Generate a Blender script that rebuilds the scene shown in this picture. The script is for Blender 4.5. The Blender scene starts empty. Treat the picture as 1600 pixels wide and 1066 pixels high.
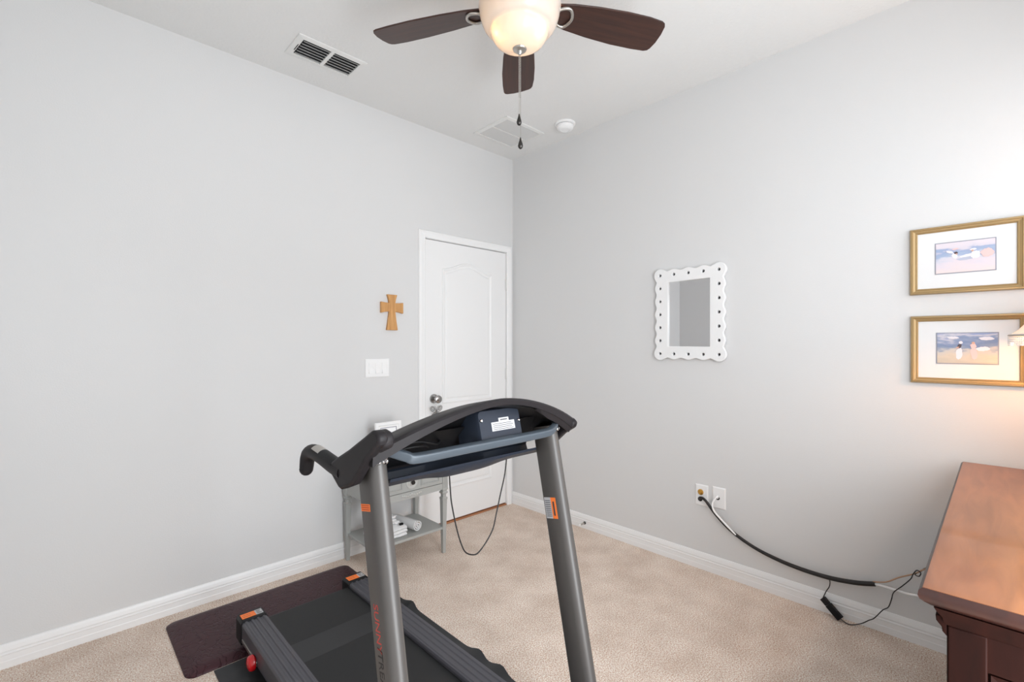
import bpy, bmesh, math, random
from mathutils import Vector, Matrix, noise
random.seed(7)
PI = math.pi
C = bpy.context.scene.collection
S = bpy.context.scene

# ------------------------------------------------------------------ camera
CAM = Vector((-2.696, -2.784, 1.300))
TH = math.radians(46.0)
FW = Vector((math.cos(TH), math.sin(TH), 0))
cd = bpy.data.cameras.new('camera')
cam = bpy.data.objects.new('camera', cd); C.objects.link(cam)
cam.location = CAM
cam.rotation_euler = (PI/2, 0, TH-PI/2)
cd.sensor_width = 36.0
cd.lens = 738.0/1600*36.0
cd.shift_y = 5.0/1600
cd.clip_start = 0.02
S.camera = cam

# ------------------------------------------------------------------ world, light, exposure
w = bpy.data.worlds.new('world'); S.world = w; w.use_nodes = True
wn = w.node_tree.nodes; wl = w.node_tree.links
bg = wn['Background']
sky = wn.new('ShaderNodeTexSky'); sky.sky_type = 'HOSEK_WILKIE'; sky.turbidity = 3.0
sky.sun_direction = (0.3, 0.5, 0.8)
wl.new(sky.outputs[0], bg.inputs[0]); bg.inputs[1].default_value = 0.6

def area(name, loc, rot, sx, sy, power, col=(1, 1, 1)):
    l = bpy.data.lights.new(name, 'AREA'); l.shape = 'RECTANGLE'; l.size = sx; l.size_y = sy
    l.energy = power; l.color = col
    o = bpy.data.objects.new(name, l); C.objects.link(o); o.location = loc; o.rotation_euler = rot
    return o
# daylight from the rear window; second tall opening added, unseen, to balance wall brightness
area('daylight_window', (-0.75, -3.232, 1.68), (PI/2, 0, 0), 1.20, 1.30, 14.5, (0.93, 0.967, 1.0))
area('daylight_added', (-1.88, -3.232, 1.12), (PI/2, 0, 0), 0.66, 1.94, 53, (0.93, 0.967, 1.0))
S.view_settings.view_transform = 'Standard'
S.view_settings.look = 'None'
S.view_settings.gamma = 1.0
S.view_settings.use_curve_mapping = False
S.view_settings.exposure = 0.12
S.cycles.max_bounces = 14
S.cycles.diffuse_bounces = 8
S.cycles.transparent_max_bounces = 12
S.cycles.sample_clamp_indirect = 6.0

# ------------------------------------------------------------------ materials
def lin(c):
    return tuple(((v/255.0)/12.92 if v/255.0 <= 0.04045 else ((v/255.0+0.055)/1.055)**2.4) for v in c)
def mat(name, rgb, rough=0.5, metal=0.0, spec=0.5, emis=None, es=0.0, coat=0.0):
    m = bpy.data.materials.new(name); m.use_nodes = True
    b = m.node_tree.nodes['Principled BSDF']
    b.inputs['Base Color'].default_value = (*lin(rgb), 1)
    b.inputs['Roughness'].default_value = rough
    b.inputs['Metallic'].default_value = metal
    b.inputs['Specular IOR Level'].default_value = spec
    b.inputs['Coat Weight'].default_value = coat
    if emis:
        b.inputs['Emission Color'].default_value = (*lin(emis), 1); b.inputs['Emission Strength'].default_value = es
    return m
def nd(m, t): return m.node_tree.nodes.new(t)
def lk(m, a, b): m.node_tree.links.new(a, b)
def coords(m, scale=(1, 1, 1), rot=(0, 0, 0)):
    t = nd(m, 'ShaderNodeTexCoord'); p = nd(m, 'ShaderNodeMapping')
    p.inputs['Scale'].default_value = scale; p.inputs['Rotation'].default_value = rot
    lk(m, t.outputs['Object'], p.inputs[0]); return p.outputs[0]
def bump(m, scale, strength, dist=0.002, detail=4, vec=None, kind='noise'):
    b = m.node_tree.nodes['Principled BSDF']
    n = nd(m, 'ShaderNodeTexNoise'); n.inputs['Scale'].default_value = scale; n.inputs['Detail'].default_value = detail
    lk(m, vec if vec else coords(m), n.inputs['Vector'])
    u = nd(m, 'ShaderNodeBump'); u.inputs['Strength'].default_value = strength; u.inputs['Distance'].default_value = dist
    lk(m, n.outputs['Fac'], u.inputs['Height']); lk(m, u.outputs[0], b.inputs['Normal'])
    return n, u
def mottle(m, stops, scale, detail=3, vec=None, rough=0.5):
    b = m.node_tree.nodes['Principled BSDF']
    n = nd(m, 'ShaderNodeTexNoise'); n.inputs['Scale'].default_value = scale
    n.inputs['Detail'].default_value = detail; n.inputs['Roughness'].default_value = rough
    lk(m, vec if vec else coords(m), n.inputs['Vector'])
    r = nd(m, 'ShaderNodeValToRGB'); e = r.color_ramp.elements
    e[0].position = stops[0][0]; e[0].color = (*lin(stops[0][1]), 1)
    e[1].position = stops[-1][0]; e[1].color = (*lin(stops[-1][1]), 1)
    for p, c in stops[1:-1]:
        x = e.new(p); x.color = (*lin(c), 1)
    lk(m, n.outputs['Fac'], r.inputs[0]); lk(m, r.outputs[0], b.inputs['Base Color'])
    return r
def wood(name, dark, light, rough, scale=(3, 40, 40), coat=0.0, rings=6.0):
    m = mat(name, dark, rough, coat=coat)
    b = m.node_tree.nodes['Principled BSDF']
    v = coords(m, scale)
    n = nd(m, 'ShaderNodeTexNoise'); n.inputs['Scale'].default_value = 1.0; n.inputs['Detail'].default_value = rings; n.inputs['Distortion'].default_value = 0.6
    lk(m, v, n.inputs['Vector'])
    r = nd(m, 'ShaderNodeValToRGB'); r.color_ramp.elements[0].position = 0.3; r.color_ramp.elements[1].position = 0.7
    r.color_ramp.elements[0].color = (*lin(dark), 1); r.color_ramp.elements[1].color = (*lin(light), 1)
    lk(m, n.outputs['Fac'], r.inputs[0]); lk(m, r.outputs[0], b.inputs['Base Color'])
    u = nd(m, 'ShaderNodeBump'); u.inputs['Strength'].default_value = 0.08; u.inputs['Distance'].default_value = 0.001
    lk(m, n.outputs['Fac'], u.inputs['Height']); lk(m, u.outputs[0], b.inputs['Normal'])
    return m

M = {}
M['wall'] = mat('wall_paint', (214, 214, 214), 0.6, spec=0.3); bump(M['wall'], 160, 0.22, 0.0015, 3)
M['ceiling'] = mat('ceiling_paint', (224, 224, 223), 0.8, spec=0.2); bump(M['ceiling'], 75, 0.5, 0.004, 3)
M['trim'] = mat('trim_white', (234, 234, 234), 0.35)
M['door'] = mat('door_white', (232, 232, 232), 0.4)
M['white'] = mat('white_plastic', (238, 238, 238), 0.35)
M['gap'] = mat('vent_shade', (38, 38, 40), 0.8)
M['metalw'] = mat('white_metal', (222, 222, 220), 0.4)
m = M['carpet'] = mat('carpet', (190, 172, 158), 0.95, spec=0.05)
b = m.node_tree.nodes['Principled BSDF']
n1 = nd(m, 'ShaderNodeTexNoise'); n1.inputs['Scale'].default_value = 190; n1.inputs['Detail'].default_value = 3; n1.inputs['Roughness'].default_value = 0.7
n2 = nd(m, 'ShaderNodeTexNoise'); n2.inputs['Scale'].default_value = 6; n2.inputs['Detail'].default_value = 4
cv = coords(m); lk(m, cv, n1.inputs['Vector']); lk(m, cv, n2.inputs['Vector'])
r1 = nd(m, 'ShaderNodeValToRGB'); r1.color_ramp.elements[0].position = 0.41; r1.color_ramp.elements[1].position = 0.59
r1.color_ramp.elements[0].color = (*lin((206, 172, 150)), 1); r1.color_ramp.elements[1].color = (*lin((255, 251, 242)), 1)
r2 = nd(m, 'ShaderNodeValToRGB'); r2.color_ramp.elements[0].position = 0.35; r2.color_ramp.elements[1].position = 0.65
r2.color_ramp.elements[0].color = (0.84, 0.81, 0.79, 1); r2.color_ramp.elements[1].color = (1, 1, 1, 1)
mx = nd(m, 'ShaderNodeMixRGB'); mx.blend_type = 'MULTIPLY'; mx.inputs[0].default_value = 1
lk(m, n1.outputs['Fac'], r1.inputs[0]); lk(m, n2.outputs['Fac'], r2.inputs[0]); lk(m, r1.outputs[0], mx.inputs[1]); lk(m, r2.outputs[0], mx.inputs[2])
lk(m, mx.outputs[0], b.inputs['Base Color'])
u = nd(m, 'ShaderNodeBump'); u.inputs['Strength'].default_value = 0.8; u.inputs['Distance'].default_value = 0.006
lk(m, n1.outputs['Fac'], u.inputs['Height']); lk(m, u.outputs[0], b.inputs['Normal'])
M['threshold'] = wood('threshold_wood', (150, 96, 62), (190, 132, 92), 0.5)
M['grille2'] = mat('grille_paint', (208, 208, 207), 0.6)
M['nickel'] = mat('brushed_nickel', (190, 186, 180), 0.3, 1.0)
M['silver'] = mat('aged_silver', (120, 118, 116), 0.3, 0.9)
M['knobmetal'] = mat('satin_metal', (168, 166, 164), 0.22, 1.0)
M['chrome'] = mat('chrome', (215, 215, 215), 0.12, 1.0)
M['darkmetal'] = mat('dark_metal', (70, 68, 66), 0.35, 0.9)
M['blade'] = wood('walnut_blade', (42, 23, 18), (66, 37, 27), 0.38, (3, 60, 60))
M['bladeedge'] = mat('blade_edge', (32, 20, 18), 0.5)
# frosted bowl: light of the bulbs inside shines through it
m = M['bowl'] = bpy.data.materials.new('frosted_glass'); m.use_nodes = True
nt = m.node_tree; nt.nodes.clear()
o = nt.nodes.new('ShaderNodeOutputMaterial'); tr = nt.nodes.new('ShaderNodeBsdfTranslucent'); df = nt.nodes.new('ShaderNodeBsdfDiffuse')
gl = nt.nodes.new('ShaderNodeBsdfGlossy'); gl.inputs['Roughness'].default_value = 0.25
mx1 = nt.nodes.new('ShaderNodeMixShader'); mx2 = nt.nodes.new('ShaderNodeMixShader'); fr = nt.nodes.new('ShaderNodeFresnel')
tr.inputs[0].default_value = (1.0, 0.93, 0.85, 1); df.inputs[0].default_value = (0.86, 0.82, 0.78, 1)
nz = nt.nodes.new('ShaderNodeTexNoise'); nz.inputs['Scale'].default_value = 9; nz.inputs['Distortion'].default_value = 2.0
rp = nt.nodes.new('ShaderNodeValToRGB'); rp.color_ramp.elements[0].position = 0.4; rp.color_ramp.elements[0].color = (0.98, 0.92, 0.86, 1); rp.color_ramp.elements[1].position = 0.6; rp.color_ramp.elements[1].color = (1, 0.96, 0.92, 1)
tcn = nt.nodes.new('ShaderNodeTexCoord'); nt.links.new(tcn.outputs['Object'], nz.inputs['Vector'])
nt.links.new(nz.outputs['Fac'], rp.inputs[0]); nt.links.new(rp.outputs[0], tr.inputs[0])
mx1.inputs[0].default_value = 0.5
nt.links.new(df.outputs[0], mx1.inputs[1]); nt.links.new(tr.outputs[0], mx1.inputs[2])
nt.links.new(fr.outputs[0], mx2.inputs[0]); nt.links.new(mx1.outputs[0], mx2.inputs[1]); nt.links.new(gl.outputs[0], mx2.inputs[2]); nt.links.new(mx2.outputs[0], o.inputs[0])
M['bulb'] = mat('bulb', (255, 240, 215), 0.4, emis=(255, 208, 146), es=48.0)
M['lampbulb'] = mat('lamp_bulb', (255, 235, 205), 0.4, emis=(255, 178, 100), es=170.0)
# fabric lampshade
m = M['shade'] = bpy.data.materials.new('shade_fabric'); m.use_nodes = True
nt = m.node_tree; nt.nodes.clear()
o = nt.nodes.new('ShaderNodeOutputMaterial'); tr = nt.nodes.new('ShaderNodeBsdfTranslucent'); df = nt.nodes.new('ShaderNodeBsdfDiffuse'); mx1 = nt.nodes.new('ShaderNodeMixShader')
tr.inputs[0].default_value = (0.9, 0.84, 0.74, 1); df.inputs[0].default_value = (0.86, 0.85, 0.83, 1); mx1.inputs[0].default_value = 0.35
nt.links.new(df.outputs[0], mx1.inputs[1]); nt.links.new(tr.outputs[0], mx1.inputs[2]); nt.links.new(mx1.outputs[0], o.inputs[0])
m = M['glass'] = bpy.data.materials.new('window_glass'); m.use_nodes = True
nt = m.node_tree; nt.nodes.clear()
o = nt.nodes.new('ShaderNodeOutputMaterial'); tp = nt.nodes.new('ShaderNodeBsdfTransparent'); gl = nt.nodes.new('ShaderNodeBsdfGlossy'); gl.inputs['Roughness'].default_value = 0.02
mx1 = nt.nodes.new('ShaderNodeMixShader'); mx1.inputs[0].default_value = 0.06
nt.links.new(tp.outputs[0], mx1.inputs[1]); nt.links.new(gl.outputs[0], mx1.inputs[2]); nt.links.new(mx1.outputs[0], o.inputs[0])
M['mirror'] = mat('mirror_glass', (225, 225, 226), 0.01, 1.0)
M['gold'] = mat('gold_frame', (168, 142, 100), 0.42, 0.35); 
M['mount'] = mat('mount_board', (222, 223, 224), 0.8, spec=0.2)
M['oak'] = wood('oak_cross', (176, 122, 66), (214, 164, 104), 0.5, (60, 60, 5))
M['plastic'] = mat('charcoal_plastic', (33, 30, 32), 0.5, spec=0.22); bump(M['plastic'], 600, 0.1, 0.0005, 2)
M['plasticb'] = mat('blue_black_plastic', (33, 39, 50), 0.5, spec=0.3); bump(M['plasticb'], 500, 0.15, 0.0005, 2)
M['black'] = mat('black_plastic', (14, 14, 16), 0.5, spec=0.25)
M['steel'] = mat('grey_powder_coat', (76, 73, 71), 0.42, 0.1)
M['bar'] = mat('bar_grey', (74, 82, 90), 0.45, 0.2)
M['rail'] = mat('rail_grey', (72, 71, 77), 0.42, 0.1)
m = M['belt'] = mat('belt_rubber', (34, 34, 35), 0.62, spec=0.35); bump(m, 900, 0.2, 0.0004, 2)
m = M['seam'] = mat('belt_seam', (36, 36, 38), 0.55)
M['red'] = mat('red_plastic', (190, 16, 24), 0.25, coat=0.5)
M['orange'] = mat('orange_label', (240, 120, 45), 0.5)
M['labelw'] = mat('white_label', (176, 176, 178), 0.5)
M['ink'] = mat('label_ink', (60, 60, 62), 0.6)
M['logored'] = mat('logo_red', (190, 60, 50), 0.5)
M['logodark'] = mat('logo_dark', (26, 24, 26), 0.5)
m = M['leather'] = mat('mat_leather', (62, 33, 39), 0.45, spec=0.28)
b = m.node_tree.nodes['Principled BSDF']
vo = nd(m, 'ShaderNodeTexVoronoi'); vo.feature = 'DISTANCE_TO_EDGE'; vo.inputs['Scale'].default_value = 24
nz = nd(m, 'ShaderNodeTexNoise'); nz.inputs['Scale'].default_value = 9; nz.inputs['Detail'].default_value = 3
cv = coords(m); lk(m, cv, nz.inputs['Vector'])
ad = nd(m, 'ShaderNodeMixRGB'); ad.inputs[0].default_value = 0.22; lk(m, cv, ad.inputs[1]); lk(m, nz.outputs['Color'], ad.inputs[2]); lk(m, ad.outputs[0], vo.inputs['Vector'])
rr = nd(m, 'ShaderNodeValToRGB'); rr.color_ramp.elements[1].position = 0.06; lk(m, vo.outputs['Distance'], rr.inputs[0])
u = nd(m, 'ShaderNodeBump'); u.inputs['Strength'].default_value = 0.9; u.inputs['Distance'].default_value = 0.003
lk(m, rr.outputs[0], u.inputs['Height']); lk(m, u.outputs[0], b.inputs['Normal'])
m = M['rubber'] = mat('rubber_mat', (33, 34, 37), 0.5)
bump(m, 5, 0.5, 0.02, 2)
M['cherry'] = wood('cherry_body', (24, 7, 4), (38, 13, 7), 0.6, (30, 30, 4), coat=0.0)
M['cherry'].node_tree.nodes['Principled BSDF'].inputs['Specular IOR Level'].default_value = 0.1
M['cherrylit'] = wood('cherry_lit_top', (108, 63, 38), (138, 86, 54), 0.36, (4, 26, 26), coat=0.2)  # lighter copy of the dresser wood, lamp warmth painted in
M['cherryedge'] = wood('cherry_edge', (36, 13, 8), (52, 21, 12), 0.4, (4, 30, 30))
M['greypaint'] = mat('grey_chalk_paint', (164, 165, 162), 0.5)
M['greyworn'] = mat('grey_carving', (190, 190, 186), 0.55)
M['towel'] = mat('towel_white', (228, 228, 228), 0.95, spec=0.1); bump(M['towel'], 160, 0.6, 0.003, 4)
M['towelgrey'] = mat('towel_grey', (185, 187, 196), 0.95, spec=0.1); bump(M['towelgrey'], 200, 0.6, 0.003, 4)
M['cable_black'] = mat('cable_black', (24, 20, 20), 0.5)
M['cable_white'] = mat('cable_white', (248, 248, 248), 0.4)
M['cable_tan'] = mat('cable_tan', (176, 140, 112), 0.5)
M['brass'] = mat('brass', (205, 160, 80), 0.3, 0.9)
M['holedark'] = mat('hole_dark', (62, 62, 64), 0.8)
M['border'] = mat('border', (140, 143, 156), 0.4)
M['frameglass'] = mat('white_glare', (240, 240, 240), 0.12)

# ------------------------------------------------------------------ mesh helpers
class B:
    def __init__(s): s.bm = bmesh.new(); s.smooth = False
    def box(s, x0, y0, z0, x1, y1, z1, mi=0):
        v = [s.bm.verts.new(p) for p in ((x0,y0,z0),(x1,y0,z0),(x1,y1,z0),(x0,y1,z0),(x0,y0,z1),(x1,y0,z1),(x1,y1,z1),(x0,y1,z1))]
        for f in ((3,2,1,0),(4,5,6,7),(0,1,5,4),(1,2,6,5),(2,3,7,6),(3,0,4,7)):
            s.bm.faces.new([v[i] for i in f]).material_index = mi
        return s
    def loft(s, rings, caps=True, closed=True, mi=0, loop=False):
        R = [[s.bm.verts.new(p) for p in r] for r in rings]
        n = len(R[0]); m_ = len(R)
        for i in range(m_ if loop else m_-1):
            a, b_ = R[i], R[(i+1) % m_]
            for j in range(n if closed else n-1):
                k = (j+1) % n
                s.bm.faces.new((a[j], a[k], b_[k], b_[j])).material_index = mi
        if caps and closed and not loop:
            s.bm.faces.new(R[0][::-1]).material_index = mi; s.bm.faces.new(R[-1]).material_index = mi
        return s
    def prism(s, pts, axis, a, b_, mi=0):
        def P(p, t):
            return {'x': (t, p[0], p[1]), 'y': (p[0], t, p[1]), 'z': (p[0], p[1], t)}[axis]
        return s.loft([[P(p, a) for p in pts], [P(p, b_) for p in pts]], mi=mi)
    def lathe(s, prof, c=(0, 0, 0), seg=32, axis='z', mi=0, caps=True):
        rings = []
        for r, h in prof:
            ring = []
            for i in range(seg):
                t = 2*PI*i/seg; x, y = max(r, 1e-5)*math.cos(t), max(r, 1e-5)*math.sin(t)
                p = {'z': (x, y, h), 'y': (x, h, -y), 'x': (h, x, y)}[axis]
                ring.append((c[0]+p[0], c[1]+p[1], c[2]+p[2]))
            rings.append(ring)
        return s.loft(rings, caps=caps, mi=mi)
    def tube(s, pts, r, seg=12, mi=0, smooth_n=0, flat=None, sq=1.0):
        pts = [Vector(p) for p in pts]
        rs = r if isinstance(r, (list, tuple)) else [r]*len(pts)
        if smooth_n:
            q, qr = [], []
            n = len(pts)
            for i in range(n-1):
                p0, p1, p2, p3 = pts[max(i-1, 0)], pts[i], pts[i+1], pts[min(i+2, n-1)]
                for k in range(smooth_n):
                    t = k/smooth_n
                    q.append(0.5*((2*p1)+(-p0+p2)*t+(2*p0-5*p1+4*p2-p3)*t*t+(-p0+3*p1-3*p2+p3)*t**3))
                    qr.append(rs[i]*(1-t)+rs[i+1]*t)
            q.append(pts[-1]); qr.append(rs[-1]); pts, rs = q, qr
        rings = []; up = None
        for i, p in enumerate(pts):
            t = (pts[min(i+1, len(pts)-1)]-pts[max(i-1, 0)]).normalized()
            if up is None:
                up = Vector((0, 0, 1)) if abs(t.z) < 0.9 else Vector((1, 0, 0))
            n1_ = (up - t*up.dot(t)).normalized(); up = n1_; n2_ = t.cross(n1_)
            fy = flat if flat else 1.0
            sg = lambda v: math.copysign(abs(v)**sq, v)
            rings.append([tuple(p + n1_*sg(math.cos(2*PI*k/seg))*rs[i]*fy + n2_*sg(math.sin(2*PI*k/seg))*rs[i]) for k in range(seg)])
        return s.loft(rings, mi=mi)
    def ball(s, c, r, seg=16, sc=(1, 1, 1), mi=0):
        rings = []
        for i in range(1, seg//2):
            a = PI*i/(seg//2)
            rings.append([(c[0]+r*sc[0]*math.sin(a)*math.cos(2*PI*k/seg), c[1]+r*sc[1]*math.sin(a)*math.sin(2*PI*k/seg), c[2]-r*sc[2]*math.cos(a)) for k in range(seg)])
        return s.loft(rings, mi=mi)
    def rect_ring(s, axis, at_, o, i, prof, mi=0):
        """frame of moulding: o, i = outer/inner rects (u0,v0,u1,v1); prof = [(t 0..1 outer->inner, height)]"""
        rings = []
        for t, h in prof:
            r = [o[k]*(1-t)+i[k]*t for k in range(4)]
            c4 = [(r[0], r[1]), (r[2], r[1]), (r[2], r[3]), (r[0], r[3])]
            rings.append([{'y': (u_, at_+h, v_), 'x': (at_+h, u_, v_), 'z': (u_, v_, at_+h)}[axis] for u_, v_ in c4])
        return s.loft(rings, caps=False, loop=True, mi=mi)
    def build(s, name, mats, parent=None, smooth=None, bevel=0, seg=2):
        bmesh.ops.recalc_face_normals(s.bm, faces=s.bm.faces)
        me = bpy.data.meshes.new(name)
        if parent is not None:
            wl_ = parent['_w'] if '_w' in parent else (0, 0, 0)
            s.bm.transform(Matrix.Translation(-Vector(wl_)))
        s.bm.to_mesh(me); s.bm.free()
        ob = bpy.data.objects.new(name, me); C.objects.link(ob)
        for q in (mats if isinstance(mats, (list, tuple)) else [mats]): me.materials.append(M[q] if isinstance(q, str) else q)
        if parent is not None:
            ob.parent = parent
            ob['_w'] = tuple(parent['_w']) if '_w' in parent else (0, 0, 0)
        else:
            ob['_w'] = (0, 0, 0)
        if smooth:
            for p in me.polygons: p.use_smooth = True
            try:
                me.set_sharp_from_angle(angle=math.radians(smooth if smooth > 1 else 40))
            except Exception: pass
        if bevel:
            bv = ob.modifiers.new('bevel', 'BEVEL'); bv.width = bevel; bv.segments = seg; bv.limit_method = 'ANGLE'; bv.angle_limit = math.radians(35)
            if not smooth:
                for p in me.polygons: p.use_smooth = True
                try: me.set_sharp_from_angle(angle=math.radians(30))
                except Exception: pass
        return ob
def tag(o, label, cat, group=None):
    o['label'] = label; o['category'] = cat
    if group: o['group'] = group
    return o
def thing(name, label, cat, loc, group=None):
    o = bpy.data.objects.new(name, None); C.objects.link(o); o.location = loc; o['_w'] = tuple(loc); o.empty_display_size = 0.05
    return tag(o, label, cat, group)
def struct(o): o['kind'] = 'structure'; return o
def curve_mesh(name, splines, m_, parent, extrude, bevel, M4, res=1):
    """filled 2-D outline (with holes), extruded, placed by matrix M4 (world)"""
    cu = bpy.data.curves.new(name, 'CURVE'); cu.dimensions = '2D'; cu.fill_mode = 'BOTH'; cu.extrude = extrude; cu.bevel_depth = bevel; cu.bevel_resolution = res
    for sp in splines:
        q = cu.splines.new('POLY'); q.points.add(len(sp)-1); q.use_cyclic_u = True
        for i, p in enumerate(sp): q.points[i].co = (p[0], p[1], 0, 1)
    t = bpy.data.objects.new('tmp', cu); C.objects.link(t)
    return _conv(t, cu, name, m_, parent, M4)
def _conv(t, cu, name, m_, parent, M4):
    dg = bpy.context.evaluated_depsgraph_get(); dg.update()
    me = bpy.data.meshes.new_from_object(t.evaluated_get(dg)); me.name = name
    C.objects.unlink(t); bpy.data.objects.remove(t); bpy.data.curves.remove(cu)
    wv = Vector(parent['_w']) if parent is not None else Vector((0, 0, 0))
    me.transform(Matrix.Translation(-wv) @ M4)
    me.materials.clear(); me.materials.append(M[m_])
    ob = bpy.data.objects.new(name, me); C.objects.link(ob)
    ob['_w'] = tuple(wv)
    if parent is not None: ob.parent = parent
    return ob
def text_mesh(name, body, size, m_, parent, M4, extrude=0.0003, sx=1.0, space=1.0):
    cu = bpy.data.curves.new(name, 'FONT'); cu.body = body; cu.size = size; cu.extrude = extrude; cu.space_character = space
    cu.align_x = 'LEFT'; cu.align_y = 'CENTER'
    t = bpy.data.objects.new('tmp', cu); C.objects.link(t)
    return _conv(t, cu, name, m_, parent, M4 @ Matrix.Diagonal((sx, 1, 1, 1)))
def basis(o, ux, uy, uz):
    m4 = Matrix.Identity(4)
    for i, v in enumerate((ux, uy, uz)):
        for j in range(3): m4[j][i] = v[j]
    for j in range(3): m4[j][3] = o[j]
    return m4

# ------------------------------------------------------------------ room: 2.92 x 3.24 x 2.81 m
XW, YW, ZC = -2.92, -3.22, 2.81
bb = B(); bb.box(XW-0.12, YW-0.12, -0.12, 0.12, 0.14, 0); struct(bb.build('floor', 'carpet'))
bb = B(); bb.box(XW-0.12, YW-0.12, ZC, 0.12, 0.14, ZC+0.12); struct(bb.build('ceiling', 'ceiling'))
DX0, DX1, DZ = -0.850, -0.072, 2.040          # door opening
bb = B()
bb.box(XW-0.12, 0, 0, DX0-0.012, 0.14, ZC); bb.box(DX1+0.012, 0, 0, 0.12, 0.14, ZC); bb.box(DX0-0.012, 0, DZ+0.012, DX1+0.012, 0.14, ZC)
struct(bb.build('wall_left', 'wall'))
bb = B(); bb.box(0, YW-0.12, 0, 0.12, 0, ZC); struct(bb.build('wall_right', 'wall'))
WX0, WX1, WZ0, WZ1 = -1.38, -0.12, 1.0, 2.36
SX0, SX1, SZ0, SZ1 = -2.25, -1.51, 0.12, 2.12
bb = B()
for (p, q, r, t_) in ((XW-0.12, SX0, 0, ZC), (SX0, SX1, 0, SZ0), (SX0, SX1, SZ1, ZC), (SX1, WX0, 0, ZC), (WX0, WX1, 0, WZ0), (WX0, WX1, WZ1, ZC), (WX1, 0, 0, ZC)):
    bb.box(p, YW-0.12, r, q, YW, t_)
struct(bb.build('wall_rear', 'wall'))
bb = B(); bb.box(XW-0.12, YW, 0, XW, 0, ZC); struct(bb.build('wall_front', 'wall'))
def window(name, axis, a, u0, u1, z0, z1):
    bb = B()
    def bx(p, q, r, t, d0, d1):
        if axis == 'y': bb.box(p, a+d0, r, q, a+d1, t)
        else: bb.box(a+d0, p, r, a+d1, q, t)
    f = 0.045; zm = (z0+z1)/2; um = (u0+u1)/2
    bx(u0, u0+f, z0, z1, -0.07, -0.02); bx(u1-f, u1, z0, z1, -0.07, -0.02)
    bx(u0+f, u1-f, z0, z0+f, -0.07, -0.02); bx(u0+f, u1-f, z1-f, z1, -0.07, -0.02)
    bx(u0+f, u1-f, zm-0.02, zm+0.02, -0.065, -0.025)
    fr_ = struct(bb.build(name, 'trim', bevel=0.003))
    bb = B()
    if axis == 'y': bb.box(u0+f, a-0.047, z0+f, u1-f, a-0.043, z1-f)
    else: bb.box(a-0.047, u0+f, z0+f, a-0.043, u1-f, z1-f)
    bb.build('pane', 'glass', fr_)
    bb = B()
    if axis == 'y': bb.box(u0-0.03, a-0.02, z0-0.025, u1+0.03, a+0.03, z0)
    else: bb.box(a-0.02, u0-0.03, z0-0.025, a+0.03, u1+0.03, z0)
    bb.build('window_sill', 'trim', fr_, bevel=0.003)
window('window_1', 'y', YW, WX0, WX1, WZ0, WZ1)
window('window_added', 'y', YW, SX0, SX1, SZ0, SZ1)  # unseen opening added to hold the second daylight
# baseboards, moulded profile (depth from wall, height)
BP = [(0, 0), (0.015, 0), (0.015, 0.028), (0.0135, 0.031), (0.013, 0.052), (0.0145, 0.056), (0.0115, 0.060), (0.011, 0.064), (0.0125, 0.068), (0.009, 0.083), (0.005, 0.093), (0, 0.095)]
def baseboard(name, p0, p1, inward):
    p0, p1, n_ = Vector(p0), Vector(p1), Vector(inward)
    rings = [[tuple(p + n_*d + Vector((0, 0, h))) for d, h in BP] for p in (p0, p1)]
    bb = B(); bb.loft(rings); return struct(bb.build(name, 'trim'))
baseboard('baseboard_left', (XW, 0, 0), (-0.908, 0, 0), (0, -1, 0))
baseboard('baseboard_right', (0, 0, 0), (0, YW, 0), (-1, 0, 0))
baseboard('baseboard_rear', (XW, YW, 0), (0, YW, 0), (0, 1, 0))
baseboard('baseboard_front', (XW, 0, 0), (XW, YW, 0), (1, 0, 0))
# door casing and jamb
CP = [(0, 0), (0, 0.008), (0.006, 0.014), (0.020, 0.016), (0.034, 0.013), (0.046, 0.0125), (0.052, 0.009), (0.052, 0)]   # across, out
bb = B()
co, ci = (-0.902, -0.018), 0
def casing(bb, xo, xi, xo2, xi2, zt, zi):
    # left leg, head, right leg mitred: sweep of profile along three segments
    path_o = [(xo, 0), (xo, zt), (xo2, zt), (xo2, 0)]; path_i = [(xi, 0), (xi, zi), (xi2, zi), (xi2, 0)]
    rings = []
    for (ox, oz), (ix, iz) in zip(path_o, path_i):
        rings.append([(ox+(ix-ox)*(d/0.052), -h, oz+(iz-oz)*(d/0.052)) for d, h in CP])
    bb.loft(rings)
casing(bb, -0.904, -0.852, -0.018, -0.070, 2.094, 2.042)
struct(bb.build('trim_1', 'trim'))
bb = B()
bb.box(DX0-0.012, 0, 0, DX0, 0.14, DZ); bb.box(DX1, 0, 0, DX1+0.012, 0.14, DZ); bb.box(DX0-0.012, 0, DZ, DX1+0.012, 0.14, DZ+0.012)
bb.box(DX0, 0.044, 0.012, DX0+0.012, 0.075, DZ); bb.box(DX1-0.012, 0.044, 0.012, DX1, 0.075, DZ); bb.box(DX0+0.012, 0.044, DZ-0.012, DX1-0.012, 0.075, DZ)
struct(bb.build('trim_2', 'trim'))
bb = B(); bb.box(DX0, -0.004, 0, DX1, 0.14, 0.011); struct(bb.build('trim_3', 'threshold', bevel=0.002))
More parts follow.
